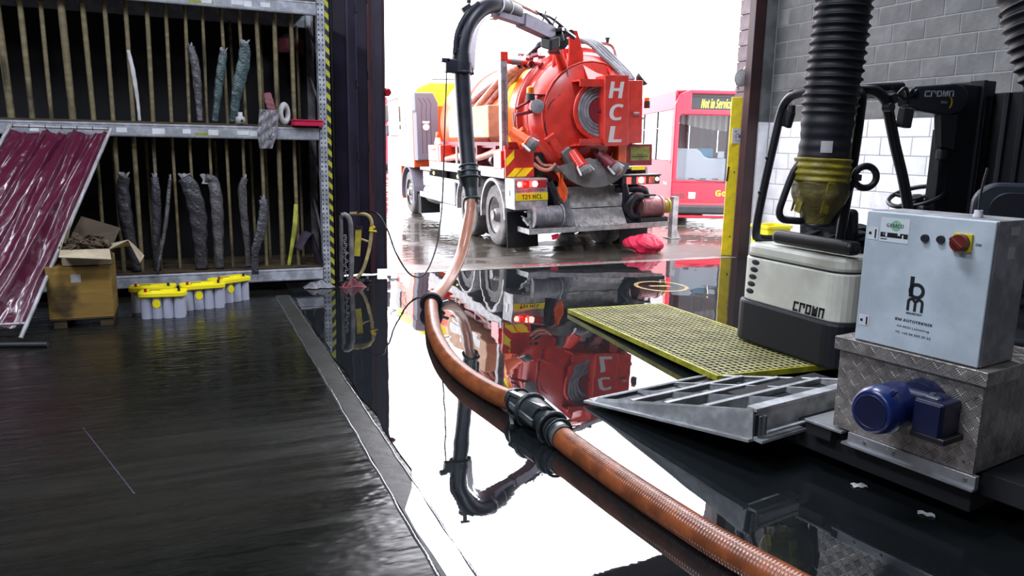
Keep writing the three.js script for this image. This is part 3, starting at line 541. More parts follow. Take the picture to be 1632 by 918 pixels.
{
  const t = thing('tube_stand', 'grey bent tube stand with a chain, close behind the striped rack post', 'stand', [0, 0, 0]);
  mesh('hoop', [tube([[1.585, 0.79, -8.68], [1.62, 0.80, -8.68], [1.67, 0.76, -8.68], [1.69, 0.65, -8.68], [1.69, 0.3, -8.67], [1.675, 0.03, -8.66]], 0.03, 50)], M.greyTube, t);
  each('strut', [rod([1.585, 0.79, -8.70], [1.57, 0.03, -8.68], 0.024), rod([1.57, 0.36, -8.69], [1.69, 0.35, -8.675], 0.012)], M.greyTube, t);
  mesh('base', [span(1.54, 1.72, 0, 0.02, -8.76, -8.58, 0.004)], M.steelDark, t);
  const ch = []; for (let i = 0; i < 20; i++) { const y = 0.56 - i * 0.024; ch.push(torus(0.014, 0.0045, 1.615 + 0.012 * Math.sin(i * 1.7), y, -8.63, [0, i % 2 ? 1.3 : 0.2, 0.2 * Math.sin(i)])); }
  mesh('chain', ch, M.chain, t, { label: 'pale hanging chain' });
}
single('rag', 'crumpled dark red rag by the trolley foot', 'rag', [sheet((u, v) => [1.50 + u * 0.3, 0.006 + 0.05 * Math.sin(Math.PI * u) * Math.sin(Math.PI * v) * (1.1 + Math.sin(u * 17 + v * 11)), -8.5 + v * 0.13 + 0.03 * Math.sin(u * 9)], 24, 14)], (() => { const m = M.darkRed.clone(); m.side = THREE.DoubleSide; return m; })());
single('door_lamp', 'small round red lamp on the outer edge of the folded door', 'lamp', [cy(0.05, 0.05, 0.05, 2.255, 2.21, -9.2, 'z'), cy(0.035, 0.045, 0.05, 2.255, 2.21, -9.16, 'z')], M.lensRed);
single('floor_scratch', 'long pale scrape mark on the dark concrete', 'mark', [quad([-0.62, 0.0012, -4.64], [-0.616, 0.0012, -4.64], [-0.300, 0.0012, -3.64], [-0.306, 0.0012, -3.64], 0.0022)], M.mauve);

// ================================================================ OUTSIDE: THE TANKER
const truck = thing('tanker_truck', 'red and orange vacuum tanker lorry with a round rear door, backed up to the doorway', 'truck', [4.54, 0, -10.5]);
truck.rotation.set(0, -2.4 * Math.PI / 180, 2 * Math.PI / 180); truck.updateMatrixWorld(true);
{
  const t = truck, S = (x0, x1, y0, y1, f0, f1, bev = 0) => span(x0, x1, y0, y1, -f0, -f1, bev);
  const inv = truck.matrixWorld.clone().invert(), W = (p) => v3(p).applyMatrix4(inv), CX = 1.36, CY = 2.03, R = 1.0;
  mesh('chassis', [S(0.75, 0.85, 0.7, 0.98, 0.5, 8.2), S(1.7, 1.8, 0.7, 0.98, 0.5, 8.2), S(0.85, 1.7, 0.75, 0.9, 0.7, 0.85), S(0.85, 1.7, 0.75, 0.9, 3.4, 3.55), S(0.2, 2.3, 0.25, 0.6, 0.9, 2.9), S(0.5, 2.1, 0.3, 1.1, 2.9, 6.2)], M.steelDark, t);
  // wheels: tyre, rim, hub
  const wheel = (x, y, f, side, front) => {
    const w = new THREE.Group(); w.name = numbered('wheel'); w.position.set(x, y, -f); if (side > 0) w.rotation.y = Math.PI; t.add(w);   // outer face toward -x
    const tyre = lathe([[0.30, -0.15], [0.42, -0.15], [0.475, -0.135], [0.497, -0.10], [0.50, 0.10], [0.475, 0.135], [0.42, 0.15], [0.30, 0.145]], 56, 'x');
    const treads = []; for (let i = 0; i < 48; i++) { const a = i / 48 * Math.PI * 2; treads.push(bx(0.18, 0.012, 0.022, 0, 0.499, 0, 0, null).rotateX(a)); }
    mesh('tyre', [tyre, ...treads], M.tyre, w); if (!front) mesh('inner_tyre', [tyre.clone().translate(0.33, 0, 0)], M.tyre, w);
    const o = front ? [[0.0, -0.16], [0.08, -0.16], [0.09, -0.10], [0.2, -0.12], [0.22, -0.08], [0.285, -0.07], [0.31, -0.148], [0.30, 0.1], [0, 0.1]] : [[0, -0.17], [0.075, -0.17], [0.085, -0.14], [0.11, -0.13], [0.13, 0.0], [0.20, 0.02], [0.23, -0.01], [0.27, -0.09], [0.31, -0.148], [0.30, 0.1], [0, 0.1]];
    mesh('rim', [lathe(o, 48, 'x')], M.rim, w);
    mesh('hub', [cy(0.075, 0.085, 0.06, -0.16, 0, 0, 'x', 24), ...Array.from({ length: 10 }, (_, i) => { const a = i / 10 * 6.283; return cy(0.014, 0.014, 0.03, -(front ? 0.12 : 0.02), 0.165 * Math.cos(a), 0.165 * Math.sin(a), 'x', 8); })], M.rim, w);
  };
  for (const f of [0.97, 2.42]) { wheel(0.16, 0.494, f, -1); wheel(2.34, 0.415, f, 1); }
  wheel(0.16, 0.494, 7.05, -1, true); wheel(2.34, 0.415, 7.05, 1, true);
  const guard = (f, r, x0, x1, a0 = 0.25, a1 = Math.PI - 0.25, yc = 0.5) => ex([...circ(0, 0, r, 22, a0, a1), ...circ(0, 0, r - 0.045, 22, a1, a0)], x1 - x0).rotateY(Math.PI / 2).translate(x0, yc, -f);
  for (const f of [0.97, 2.42]) { mesh('mudguard', [guard(f, 0.60, -0.03, 0.5, -0.1, Math.PI + 0.05)], M.aluPaint, t); mesh('mudguard', [guard(f, 0.60, 2.0, 2.52, -0.1, Math.PI + 0.05)], M.aluPaint, t); }
  each('mud_flap', [S(0.0, 0.52, 0.03, 0.6, 0.34, 0.36), S(1.98, 2.5, -0.02, 0.6, 0.34, 0.36)], M.blackMatt, t);
  each('mud_flap', [S(0.0, 0.52, 0.12, 0.55, 6.28, 6.3), S(0.02, 0.46, 0.08, 0.5, 6.0, 6.28)], M.blackMatt, t);
  // side deck, sign board, tanks along the chassis
  mesh('deck', [S(-0.02, 0.02, 1.11, 1.27, 0.4, 5.0, 0.006), S(2.48, 2.52, 1.06, 1.22, 0.4, 5.0), S(0, 2.5, 1.2, 1.235, 0.4, 5.0)], M.aluPaint, t);
  mesh('deck', [S(0.0, 0.5, 1.06, 1.12, 5.0, 5.9, 0.006)], M.aluPaint, t);
  const signMat = canvasMat(256, 48, (c, w, h) => { c.fillStyle = '#e4dfe4'; c.fillRect(0, 0, w, h); c.fillStyle = '#b9aeb6'; for (const [x, y, a, b] of [[20, 10, 5, 26], [30, 10, 10, 6], [30, 34, 10, 6], [84, 7, 14, 13], [104, 7, 12, 13], [122, 7, 13, 13], [141, 7, 12, 13], [84, 27, 14, 13], [103, 27, 16, 13], [124, 27, 13, 13], [142, 27, 14, 13], [206, 10, 12, 5], [216, 14, 5, 22], [206, 34, 12, 5]]) c.fillRect(x, y, a, b); }, 0.45);
  const sb = mesh('side_board', [S(-0.03, 0.0, 0.5, 0.92, 3.12, 5.08, 0.004)], M.white, t);
  printed('board_print', 1.85, 0.36, 0.003, signMat, sb, [-0.033, 0.7, -4.1], [0, -Math.PI / 2, 0]);
  each('underrun_bar', [S(0.0, 0.05, 0.47, 0.58, 3.2, 6.0, 0.005), S(0.02, 0.06, 0.9, 0.96, 3.0, 5.2)], M.aluPaint, t);
  mesh('fuel_tank', [cy(0.22, 0.22, 0.55, 0.3, 0.55, -5.72, 'z', 28), torus(0.222, 0.012, 0.3, 0.55, -5.55), torus(0.222, 0.012, 0.3, 0.55, -5.9)], M.aluPaint, t);
  mesh('battery_box', [S(0.05, 0.45, 0.72, 1.04, 5.3, 5.85, 0.015), S(0.04, 0.05, 0.82, 0.84, 5.32, 5.82), S(0.04, 0.05, 0.92, 0.94, 5.32, 5.82)], M.aluPaint, t);
  for (const f of [4.72, 2.98]) mesh('marker_light', [cy(0.035, 0.035, 0.02, 0.0, 1.03, -f, 'x', 16)], M.markerLight, t);
  // subframe and the things kept along the deck
  mesh('subframe', [S(0.55, 0.7, 1.24, 1.72, 0.9, 5.1), S(1.95, 2.1, 1.2, 1.7, 0.9, 5.1), S(0.28, 0.58, 1.56, 1.66, 1.0, 5.1), ...[1.4, 2.4, 3.4, 4.4].map((f) => S(0.2, 0.6, 1.24, 1.6, f, f + 0.07))], M.maroon, t);
  mesh('red_case', [S(0.06, 0.5, 1.27, 1.6, 4.35, 5.35, 0.012)], M.red, t);
  const cone = mesh('cone', [lathe([[0, 0.36], [0.035, 0.36], [0.05, 0.24], [0.0, 0.24]].reverse(), 20).translate(0.16, 1.5, -4.9), lathe([[0.075, 0.12], [0.115, 0.02], [0.16, 0.02], [0.16, 0], [0, 0]].reverse(), 20).translate(0.16, 1.5, -4.9)], M.orange, t); mesh('cone_sleeve', [cy(0.051, 0.08, 0.13, 0.16, 1.68, -4.9)], M.white, cone);
  each('deck_post', [rod([0.06, 1.27, -4.55], [0.06, 1.62, -4.55], 0.022), rod([0.06, 1.27, -3.2], [0.06, 1.58, -3.2], 0.022)], M.white, t);
  for (const [a, b, c] of [[1.36, 0.16, 0], [1.40, 0.3, 0.2], [1.34, 0.38, -0.1]]) mesh('deck_hose', [tube([[b, a - 0.06, -4.5], [b, a, -3.6], [b + 0.04, a + 0.02, -2.4], [b + 0.02, a + 0.10 + c * 0.2, -1.6], [b + 0.05, a + 0.15, -1.1]], 0.055, 40)], M.salmon, t);
  mesh('hose_end', [cy(0.075, 0.075, 0.16, 0.16, 1.36, -1.35, 'z', 18), torus(0.078, 0.012, 0.16, 1.36, -1.28)], M.coupling, t);
  const chest = mesh('tool_chest', [S(0.06, 0.62, 1.735, 2.26, 1.34, 3.7, 0.02)], M.tan, t); each('chest_sticker', [S(0.055, 0.06, 1.78, 1.9, 1.65, 2.15), S(0.055, 0.06, 1.86, 2.06, 2.75, 3.5), S(0.055, 0.06, 1.79, 1.84, 2.9, 3.4)], M.white, chest);
  for (let i = 0; i < 6; i++) mesh('suction_pipe', [tube([[0.26 + 0.1 * (i % 3), 2.26, -3.3 + i * 0.24], [0.3 + 0.09 * (i % 3), 2.45, -2.7 + i * 0.2], [0.36 + 0.08 * (i % 3), 2.68 + 0.02 * i, -1.7 + i * 0.13], [0.4 + 0.07 * (i % 3), 2.84, -0.95 + i * 0.07]], 0.055, 30, 10)], i % 2 ? M.salmon : M.pinkMetal, t);
  // slotted post with its red foot and rail
  const post = mesh('slotted_post', [S(0.02, 0.13, 1.53, 2.92, 0.58, 0.70, 0.006)], M.aluPaint, t); mesh('post_slots', Array.from({ length: 34 }, (_, i) => S(0.055, 0.092, 1.62 + i * 0.035, 1.636 + i * 0.035, 0.575, 0.58)), M.greyTube, post); mesh('post_plate', [S(0.04, 0.11, 2.58, 2.8, 0.57, 0.58)], M.greyTube, post);
  mesh('post_foot', [S(-0.03, 0.22, 1.25, 1.53, 0.5, 0.85, 0.01), cy(0.035, 0.035, 0.22, 0.05, 1.5, -0.49, 'y', 14)], M.red, t);
  mesh('top_rail', [rod([0.08, 2.89, -0.64], [0.75, 2.86, -0.75], 0.045)], M.red, t); mesh('post_head', [S(0.02, 0.14, 2.88, 3.02, 0.57, 0.72, 0.01)], M.red, t); mesh('rail_sleeve', [rod([0.2, 2.884, -0.66], [0.38, 2.876, -0.69], 0.047)], M.greyTube, t);
  mesh('rear_chevron_plate', [S(-0.10, 0.36, 1.14, 1.56, 0.10, 0.13)], M.retroRed, t);
  each('chevron', [ex([[-0.09, 1.30], [0.04, 1.43], [0.04, 1.55], [-0.09, 1.42]], 0.004).translate(0, 0, -0.10), ex([[-0.08, 1.15], [0.04, 1.15], [0.17, 1.28], [0.05, 1.28]], 0.004).translate(0, 0, -0.10), ex([[0.06, 1.15], [0.22, 1.15], [0.35, 1.28], [0.19, 1.28]], 0.004).translate(0, 0, -0.10)], M.retroYellow, t);
  // drum: shell, bands, flanges and the domed rear door
  mesh('drum_end', [lathe([[0, -5.62], [0.5, -5.6], [0.85, -5.52], [R, -5.39]], 64, 'z').translate(CX, CY, 0)], M.orange, t);
  const shell = lathe([[R + 0.004, -5.4], [R + 0.004, -0.62]], 72, 'z'); mesh('shell', [shell.translate(CX, CY, 0)], M.orange, t);
  for (const [f, w, m] of [[1.25, 0.16, M.retroYellow], [2.3, 0.12, M.red], [3.6, 0.12, M.red]]) mesh('drum_band', [lathe([[R + 0.003, -f - w], [R + 0.035, -f - w + 0.02], [R + 0.035, -f - 0.02], [R + 0.003, -f]], 72, 'z').translate(CX, CY, 0)], m, t);
  for (const f of [0.60, 0.70]) mesh('flange', [lathe([[R - 0.05, -f - 0.035], [R + 0.085, -f - 0.035], [R + 0.085, -f + 0.035], [R - 0.05, -f + 0.035]], 72, 'z').translate(CX, CY, 0)], f < 0.65 ? M.drumDoor : M.red, t);
  const door = mesh('rear_door', [lathe([[R + 0.01, -0.62], [R + 0.01, -0.50], [R - 0.02, -0.36], [R - 0.09, -0.24], [R - 0.2, -0.15]], 72, 'z').translate(CX, CY, 0)], M.drumDoor, t);
  mesh('door_face', [lathe([[R - 0.2, -0.15], [R - 0.38, -0.08], [0.35, -0.045], [0, -0.04]], 72, 'z').translate(CX, CY, 0)], M.drumDoor, door);
  each('door_ring', [torus(R - 0.17, 0.016, CX, CY, -0.165), torus(R - 0.015, 0.018, CX, CY, -0.40)], M.drumDoor, door);
  mesh('door_cable', [tube([[0.92, 2.95, -0.26], [0.93, 2.75, -0.17], [0.93, 2.55, -0.12], [0.82, 2.37, -0.11], [0.66, 2.25, -0.13], [0.60, 2.1, -0.15], [0.57, 1.9, -0.16], [0.63, 1.62, -0.15]], 0.013, 50, 8)], M.black, door);
  mesh('door_cable', [tube([[0.80, 2.36, -0.10], [0.6, 2.18, -0.16], [0.42, 2.12, -0.28], [0.33, 2.14, -0.22]], 0.012, 30, 8)], M.black, door);
  for (let i = 0; i < 14; i++) { const a = -2.0 + i * 0.33, x = CX + (R + 0.07) * Math.cos(a), y = CY + (R + 0.07) * Math.sin(a); if (y > 1.2) mesh('door_clamp', [bx(0.06, 0.05, 0.26, x, y, -0.62, 0.01), cy(0.022, 0.022, 0.05, x, y, -0.47, 'z', 10)], i % 3 ? M.maroon : M.pinkMetal, door); }
  mesh('latch', [bx(0.12, 0.34, 0.09, 0.74, 1.58, -0.10, 0.012, [0, 0, 0.62]), bx(0.16, 0.06, 0.1, 0.62, 1.73, -0.09, 0.01, [0, 0, 0.62])], M.red, door); mesh('latch_block', [bx(0.17, 0.30, 0.16, 0.93, 1.42, -0.06, 0.015, [0, 0, 0.6])], M.greyPan, door);
  // lifting brackets and the pipework on top
  mesh('lift_bracket', [ex([[-0.16, -0.25], [0.05, -0.52], [0.09, -0.1], [0.03, 0.36], [-0.1, 0.36]], 0.03, 0.004).translate(0.92, 2.95, -0.34), ex([[-0.08, -0.2], [0.12, -0.62], [0.17, -0.6], [0.16, 0.0], [0.06, 0.32], [-0.06, 0.32]], 0.03, 0.004).translate(1.05, 2.98, -0.20)], M.red, t);
  mesh('pivot', [cy(0.05, 0.05, 0.4, 0.98, 3.26, -0.3, 'z', 18)], M.steelDark, t);
  each('gusset', [quad([1.2, 2.88, -0.22], [1.62, 2.62, -0.10], [1.62, 2.58, -0.02], [1.2, 2.55, 0.05], 0.02), quad([1.60, 2.9, -0.25], [1.9, 2.6, -0.12], [1.9, 2.56, 0.0], [1.62, 2.56, 0.05], 0.02)], M.drumDoor, t);
  for (let i = 0; i < 4; i++) mesh('top_hose', [tube([[1.0 + i * 0.04, 3.16, -0.55], [1.16 + i * 0.05, 3.22, -0.45], [1.4 + i * 0.055, 3.14, -0.35], [1.6 + i * 0.06, 2.92, -0.22], [1.78 + i * 0.05, 2.7, -0.05], [1.84 + i * 0.05, 2.58, 0.02]], 0.034, 40, 10)], M.hoseGrey, t);
  mesh('hand_rail', [tube([[1.05, 3.18, -0.7], [1.6, 3.2, -0.7], [1.9, 3.19, -0.7], [2.0, 3.12, -0.68], [2.03, 2.9, -0.62], [2.03, 2.68, -0.55]], 0.026, 40, 10)], M.pinkMetal, t);
  mesh('vent', [cy(0.035, 0.03, 0.06, 1.9, 3.245, -0.7), cy(0.045, 0.045, 0.02, 1.9, 3.28, -0.7)], M.steelDark, t);
  for (let i = 0; i < 9; i++) mesh('top_fitting', [bx(0.06, 0.05, 0.12, 0.45 + rr(0, 0.45), 2.84 + rr(0.06, 0.2), -0.6 - rr(0, 0.5), 0.008, [rr(0, 1), rr(0, 3), 0]), rod([0.4 + i * 0.05, 2.8, -0.7], [0.5 + i * 0.06, 3.02 + rr(-0.05, 0.08), -0.8 - rr(0, 0.3)], 0.012)], i % 2 ? M.pinkMetal : M.maroon, t);
  for (let i = 0; i < 3; i++) mesh('top_cable', [tube([[0.55 + i * 0.06, 2.98, -0.8], [0.7, 3.12 + i * 0.02, -0.7], [0.85, 3.18, -0.55], [1.0, 3.24, -0.4]], 0.03, 24, 8)], M.hoseBlack, t);
  // hose reel in its housing, lettered plate
  const reel = new THREE.Group(); reel.name = 'hose_reel'; t.add(reel); reel.position.set(1.40, 2.11, 0.05);
  mesh('reel_flange', [lathe([[0.40, -0.02], [0.455, -0.02], [0.46, 0.01], [0.455, 0.04], [0.40, 0.04], [0.40, -0.02]], 64, 'z')], M.red, reel); mesh('reel_back', [cy(0.45, 0.45, 0.02, 0, 0, -0.06, 'z', 48)], M.maroon, reel);
  mesh('coiled_hose', [0, 1, 2, 3].flatMap((i) => [torus(0.375 - i * 0.052, 0.03, 0, 0, 0.02 - 0.012 * i)]), M.hoseGrey, reel); mesh('reel_disc', [cy(0.19, 0.19, 0.03, 0, 0, 0.0, 'z', 36), cy(0.05, 0.05, 0.12, 0, 0, 0.05, 'z', 20)], M.maroon, reel);
  mesh('reel_housing', [S(1.36, 1.39, 1.62, 2.62, -0.26, 0.12, 0.004), S(0.98, 1.4, 2.54, 2.57, -0.2, 0.1), S(0.98, 1.4, 2.46, 2.54, -0.215, -0.19), S(0.98, 1.4, 1.60, 1.63, -0.2, 0.1), S(0.98, 1.4, 1.63, 1.70, -0.215, -0.19)], M.drumDoor, t);
  each('reel_bracket', [quad([0.88, 1.5, -0.10], [1.2, 1.6, 0.05], [1.2, 1.63, 0.1], [0.9, 1.6, 0.05], 0.02), S(1.75, 2.05, 1.62, 2.56, -0.20, 0.12, 0.01)], M.drumDoor, t);
  const plate = mesh('name_plate', [S(1.36, 1.755, 1.585, 2.625, -0.285, -0.265, 0.004)], M.drumDoor, t);
  for (const [c, y] of [['H', 2.41], ['C', 2.085], ['L', 1.76]]) mesh('letter', [text(c, 0.22, 0.24, 0.006, 0.16).translate(1.545, y, 0.285)], M.lettering, plate, { uv: false });
  mesh('door_handle', [cy(0.03, 0.03, 0.1, 1.92, 2.06, 0.22, 'x', 12)], M.pinkMetal, t);
  const lamp = mesh('work_lamp', [lathe([[0, 0], [0.05, 0.01], [0.1, 0.06], [0.12, 0.12], [0.115, 0.13], [0, 0.115]], 28).rotateX(0.9).rotateY(0.8).translate(2.22, 2.55, -0.28)], M.steelDark, t); mesh('lamp_arm', [rod([2.05, 2.5, -0.3], [2.2, 2.53, -0.3], 0.016)], M.steelDark, lamp);
  mesh('marker_lamp', [S(2.30, 2.36, 2.16, 2.27, 0.1, 0.2, 0.01)], M.steelDark, t); mesh('marker_lens', [S(2.30, 2.35, 2.27, 2.33, 0.1, 0.19, 0.012)], M.amber, t);
  // left lamp, beacon and valve outlet
  const bc = mesh('beacon', [cy(0.055, 0.06, 0.07, 0.35, 2.42, -0.2), sp(0.055, 0.35, 2.455, -0.2, 1, 0.6, 1)], M.amber, t); mesh('beacon_base', [cy(0.065, 0.075, 0.10, 0.35, 2.325, -0.2)], M.steelDark, bc);
  mesh('round_lamp', [lathe([[0, -0.06], [0.08, -0.05], [0.105, 0.0], [0.1, 0.025], [0, 0.035]], 28, 'z').rotateY(-0.3).translate(0.42, 2.185, -0.10)], M.hoseGrey, t); mesh('lamp_bracket', [bx(0.3, 0.05, 0.08, 0.27, 2.09, -0.25, 0.01, [0, 0, 0.2]), bx(0.42, 0.014, 0.1, 0.55, 2.36, -0.22), rod([0.15, 2.16, -0.3], [0.35, 2.27, -0.2], 0.02)], M.maroon, t);
  const outlet = (x, y, z, rx, rz, m) => {   // capped hose outlet: pipe, ring, cap with two cam levers
    const E = new THREE.Euler(rx, 0, rz), A = (g) => g.applyMatrix4(new THREE.Matrix4().makeRotationFromEuler(E)).translate(x, y, z);
    const o = mesh('outlet_pipe', [A(cy(0.085, 0.095, 0.34, 0, 0.12, 0)), A(torus(0.098, 0.014, 0, 0.0, 0, [Math.PI / 2, 0, 0]))], m, t);
    mesh('outlet_cap', [A(cy(0.102, 0.102, 0.075, 0, -0.06, 0)), A(lathe([[0, -0.16], [0.07, -0.16], [0.09, -0.13], [0.10, -0.1]], 24))], M.greyPan, o); mesh('cam_lever', [A(bx(0.022, 0.17, 0.035, 0.11, -0.05, 0.02, 0.006, [0, 0, 0.2])), A(bx(0.022, 0.17, 0.035, -0.11, -0.05, 0.02, 0.006, [0, 0, -0.2]))], M.white, o);
  };
  outlet(0.16, 1.66, 0.12, -0.7, 0.75, M.orange); outlet(1.06, 1.28, 0.14, -0.6, 0.35, M.red); outlet(1.56, 1.28, 0.16, -0.7, 0.6, M.maroon);
  mesh('valve_pipe', [tube([[0.28, 1.8, -0.35], [0.2, 1.78, -0.2], [0.12, 1.74, -0.02]], 0.08, 16), torus(0.1, 0.018, 0.2, 1.78, -0.2, [0.4, 0.7, 0]), torus(0.1, 0.018, 0.14, 1.75, -0.06, [0.4, 0.7, 0])], M.orange, t);
  each('wire_loop', [tube([[0.12, 2.1, -0.35], [0.08, 1.95, -0.2], [0.1, 1.8, -0.1], [0.2, 1.72, -0.05]], 0.012, 24, 6), tube([[1.25, 1.55, 0.05], [1.32, 1.42, 0.1], [1.45, 1.40, 0.1], [1.52, 1.52, 0.06]], 0.009, 24, 6), tube([[1.3, 1.55, 0.06], [1.34, 1.36, 0.12], [1.5, 1.34, 0.12], [1.62, 1.5, 0.06]], 0.009, 24, 6)], M.black, t);
  each('pipe_bundle', [tube([[0.36, 1.34, -0.12], [0.46, 1.26, -0.08], [0.58, 1.24, -0.04], [0.7, 1.32, -0.05]], 0.03, 20), tube([[0.42, 1.44, -0.15], [0.5, 1.32, -0.1], [0.64, 1.3, -0.06]], 0.024, 20)], M.salmon, t);
  each('pipe_mount', [S(0.3, 0.62, 1.15, 1.5, 0.3, 0.6), S(1.1, 1.9, 1.2, 1.5, 0.12, 0.5)], M.blackMatt, t);
  // gully pan and red flap under the drum
  mesh('gully_pan', [sheet((u, v) => { const a = Math.PI * (1.08 + 0.84 * u), r = 0.62 * (1 - 0.15 * v); return [1.29 + r * Math.cos(a) * (1 + 0.12 * v), 1.42 + r * Math.sin(a) * 0.75 + 0.05 * v, 0.12 - v * 0.9]; }, 30, 6), sheet((u, v) => { const a = Math.PI * (1.08 + 0.84 * u), r = 0.62 * (1 - 0.9 * v); return [1.29 + r * Math.cos(a), 1.42 + r * Math.sin(a) * 0.75 * (1 - 0.3 * v) , 0.115 - v * 0.05]; }, 30, 6)], (() => { const m = M.greyPan.clone(); m.side = THREE.DoubleSide; return m; })(), t);
  mesh('red_flap', [sheet((u, v) => [0.66 + 0.12 * u + 0.09 * v + 0.03 * Math.sin(v * 8 + u * 3) - (v > 0.8 ? (u - 0.5) * (v - 0.8) * 0.4 : 0), 1.2 - v * 0.46, 0.03 + 0.03 * Math.sin(u * 7 + v * 4)], 12, 20)], (() => { const m = M.orange.clone(); m.side = THREE.DoubleSide; return m; })(), t);
  // rear light units, number plate
  const lb = mesh('light_box', [S(0.0, 0.54, 0.655, 1.12, 0.0, 0.42, 0.008)], M.aluPaint, t); mesh('box_latch', [bx(0.012, 0.08, 0.05, -0.004, 0.9, -0.22, 0.004)], M.clampMetal, lb);
  mesh('light_panel', [S(0.03, 0.52, 0.985, 1.095, -0.012, 0.0, 0.003)], M.lensRed, lb); each('tail_light', [cy(0.037, 0.037, 0.012, 0.075, 1.04, 0.016, 'z', 20)], M.tailHot, lb); each('tail_light', [cy(0.046, 0.046, 0.012, 0.325, 1.04, 0.016, 'z', 20)], M.tailHot, lb); each('light_lens', [S(0.04, 0.135, 0.99, 1.09, -0.016, -0.012), S(0.235, 0.36, 0.99, 1.09, -0.016, -0.012)], M.tailLight, lb); mesh('light_strip', [S(0.04, 0.5, 0.93, 0.965, -0.006, 0)], M.pinkMetal, lb);
  const np = mesh('number_plate', [S(0.02, 0.54, 0.792, 0.905, -0.012, 0, 0.003)], M.plateYellow, t); mesh('plate_letters', [text('T21 HCL', 0.33, 0.07, 0.002).translate(0.28, 0.848, 0.012)], M.ink, np);
  const rb = mesh('light_box', [S(1.80, 2.48, 0.97, 1.10, -0.04, 0.3, 0.006), S(1.76, 2.5, 1.10, 1.125, -0.06, 0.35, 0.006)], M.steelDark, t); each('tail_light', [cy(0.05, 0.05, 0.012, 2.14, 1.04, 0.045, 'z', 20), cy(0.032, 0.032, 0.012, 2.43, 1.05, 0.045, 'z', 20)], M.tailHot, rb); each('light_lens', [S(2.06, 2.22, 0.985, 1.09, -0.043, -0.04), S(1.88, 1.96, 0.985, 1.09, -0.043, -0.04)], M.tailLight, rb); each('light_lens', [S(2.28, 2.39, 0.985, 1.09, -0.043, -0.04)], M.salmon, rb);
  for (const [x, y] of [[0.2, 1.04], [2.2, 1.04]]) { const p = new THREE.PointLight(0xff4030, 0.12, 4); p.position.set(x, y, 0.1); p.castShadow = true; t.add(p); }
  const sx = mesh('sign_box', [S(1.84, 2.32, 1.27, 1.60, -0.06, 0.2, 0.008)], M.maroon, t); mesh('sign_bracket', [S(1.70, 1.84, 1.25, 1.62, -0.09, 0.2, 0.008)], M.orange, sx); mesh('sign_face', [S(1.93, 2.27, 1.35, 1.565, -0.066, -0.06)], M.signGreen, sx); each('sign_print', [S(1.96, 2.24, 1.40, 1.415, -0.0675, -0.066), S(1.98, 2.22, 1.432, 1.44, -0.0675, -0.066)], M.steelDark, sx); mesh('reflector', [S(1.96, 2.2, 1.20, 1.26, -0.05, -0.03, 0.004)], M.retroYellow, sx);
  // sloped tread plate, side cheek, tray, winch drum
  mesh('tread_plate', [quad([0.97, 0.36, 0.10], [1.86, 0.36, 0.10], [1.86, 0.62, -0.08], [0.97, 0.62, -0.08], 0.012)], M.treadGrey, t); mesh('tread_plate', [quad([0.965, 0.635, -0.085], [1.86, 0.635, -0.085], [1.86, 0.955, -0.25], [0.97, 0.955, -0.25], 0.012)], M.treadGrey, t);
  mesh('cheek_plate', [quad([0.955, 0.36, 0.10], [0.955, 0.955, -0.25], [0.84, 0.955, -0.4], [0.78, 0.4, -0.3], 0.012)], M.hoseGrey, t);
  mesh('rear_tray', [S(0.19, 2.54, 0.29, 0.37, -0.15, -0.13, 0.004), S(0.19, 2.54, 0.32, 0.335, -0.13, 0.45), S(0.17, 0.19, 0.29, 0.37, -0.15, 0.48, 0.003), S(1.0, 1.015, 0.29, 0.40, -0.155, -0.12)], M.aluPaint, t);
  const wn = mesh('winch_drum', [cy(0.145, 0.145, 0.44, 0.52, 0.545, -0.02, 'x', 32), torus(0.15, 0.012, 0.52, 0.545, -0.02, [0, Math.PI / 2, 0]), ...Array.from({ length: 14 }, (_, i) => torus(0.145, 0.011, 0.33 + i * 0.03, 0.545, -0.02, [0, Math.PI / 2, 0]))], M.hoseGrey, t);
  mesh('winch_flange', [cy(0.175, 0.175, 0.02, 0.29, 0.545, -0.02, 'x', 32)], M.aluPaint, wn); mesh('winch_flange', [cy(0.175, 0.175, 0.02, 0.76, 0.545, -0.02, 'x', 32)], M.aluPaint, wn);
  mesh('winch_bracket', [bx(0.10, 0.025, 0.08, 0.22, 0.62, -0.02, 0.005), bx(0.02, 0.28, 0.06, 0.265, 0.49, -0.02), bx(0.1, 0.06, 0.08, 0.2, 0.5, -0.02, 0.01), rod([0.12, 0.56, -0.05], [0.25, 0.46, 0.02], 0.014), rod([0.13, 0.52, 0], [0.19, 0.42, 0.08], 0.018)], M.clampMetal, wn);
  mesh('red_tab', [bx(0.12, 0.08, 0.012, 0.62, 0.23, 0.1, 0.003, [0, 0, 0.2])], M.ragRed, t); each('rear_hose', [tube([[0.56, 1.08, 0.02], [0.62, 0.95, 0.0], [0.7, 0.75, -0.05], [0.8, 0.55, -0.1]], 0.05, 24), tube([[0.6, 1.1, -0.05], [0.7, 0.9, -0.08], [0.8, 0.7, -0.15]], 0.04, 20)], M.hoseBlack, t);
  // silencer pump with its bent black pipes
  mesh('silencer', [cy(0.17, 0.17, 0.40, 2.36, 0.60, -0.05, 'x', 36), torus(0.172, 0.013, 2.52, 0.60, -0.05, [0, Math.PI / 2, 0]), torus(0.172, 0.01, 2.2, 0.60, -0.05, [0, Math.PI / 2, 0])], M.pinkMetal, t); mesh('silencer_cap', [cy(0.10, 0.10, 0.12, 2.62, 0.60, -0.05, 'x', 28), cy(0.12, 0.12, 0.03, 2.69, 0.60, -0.05, 'x', 28)], M.yellowDirty, t);
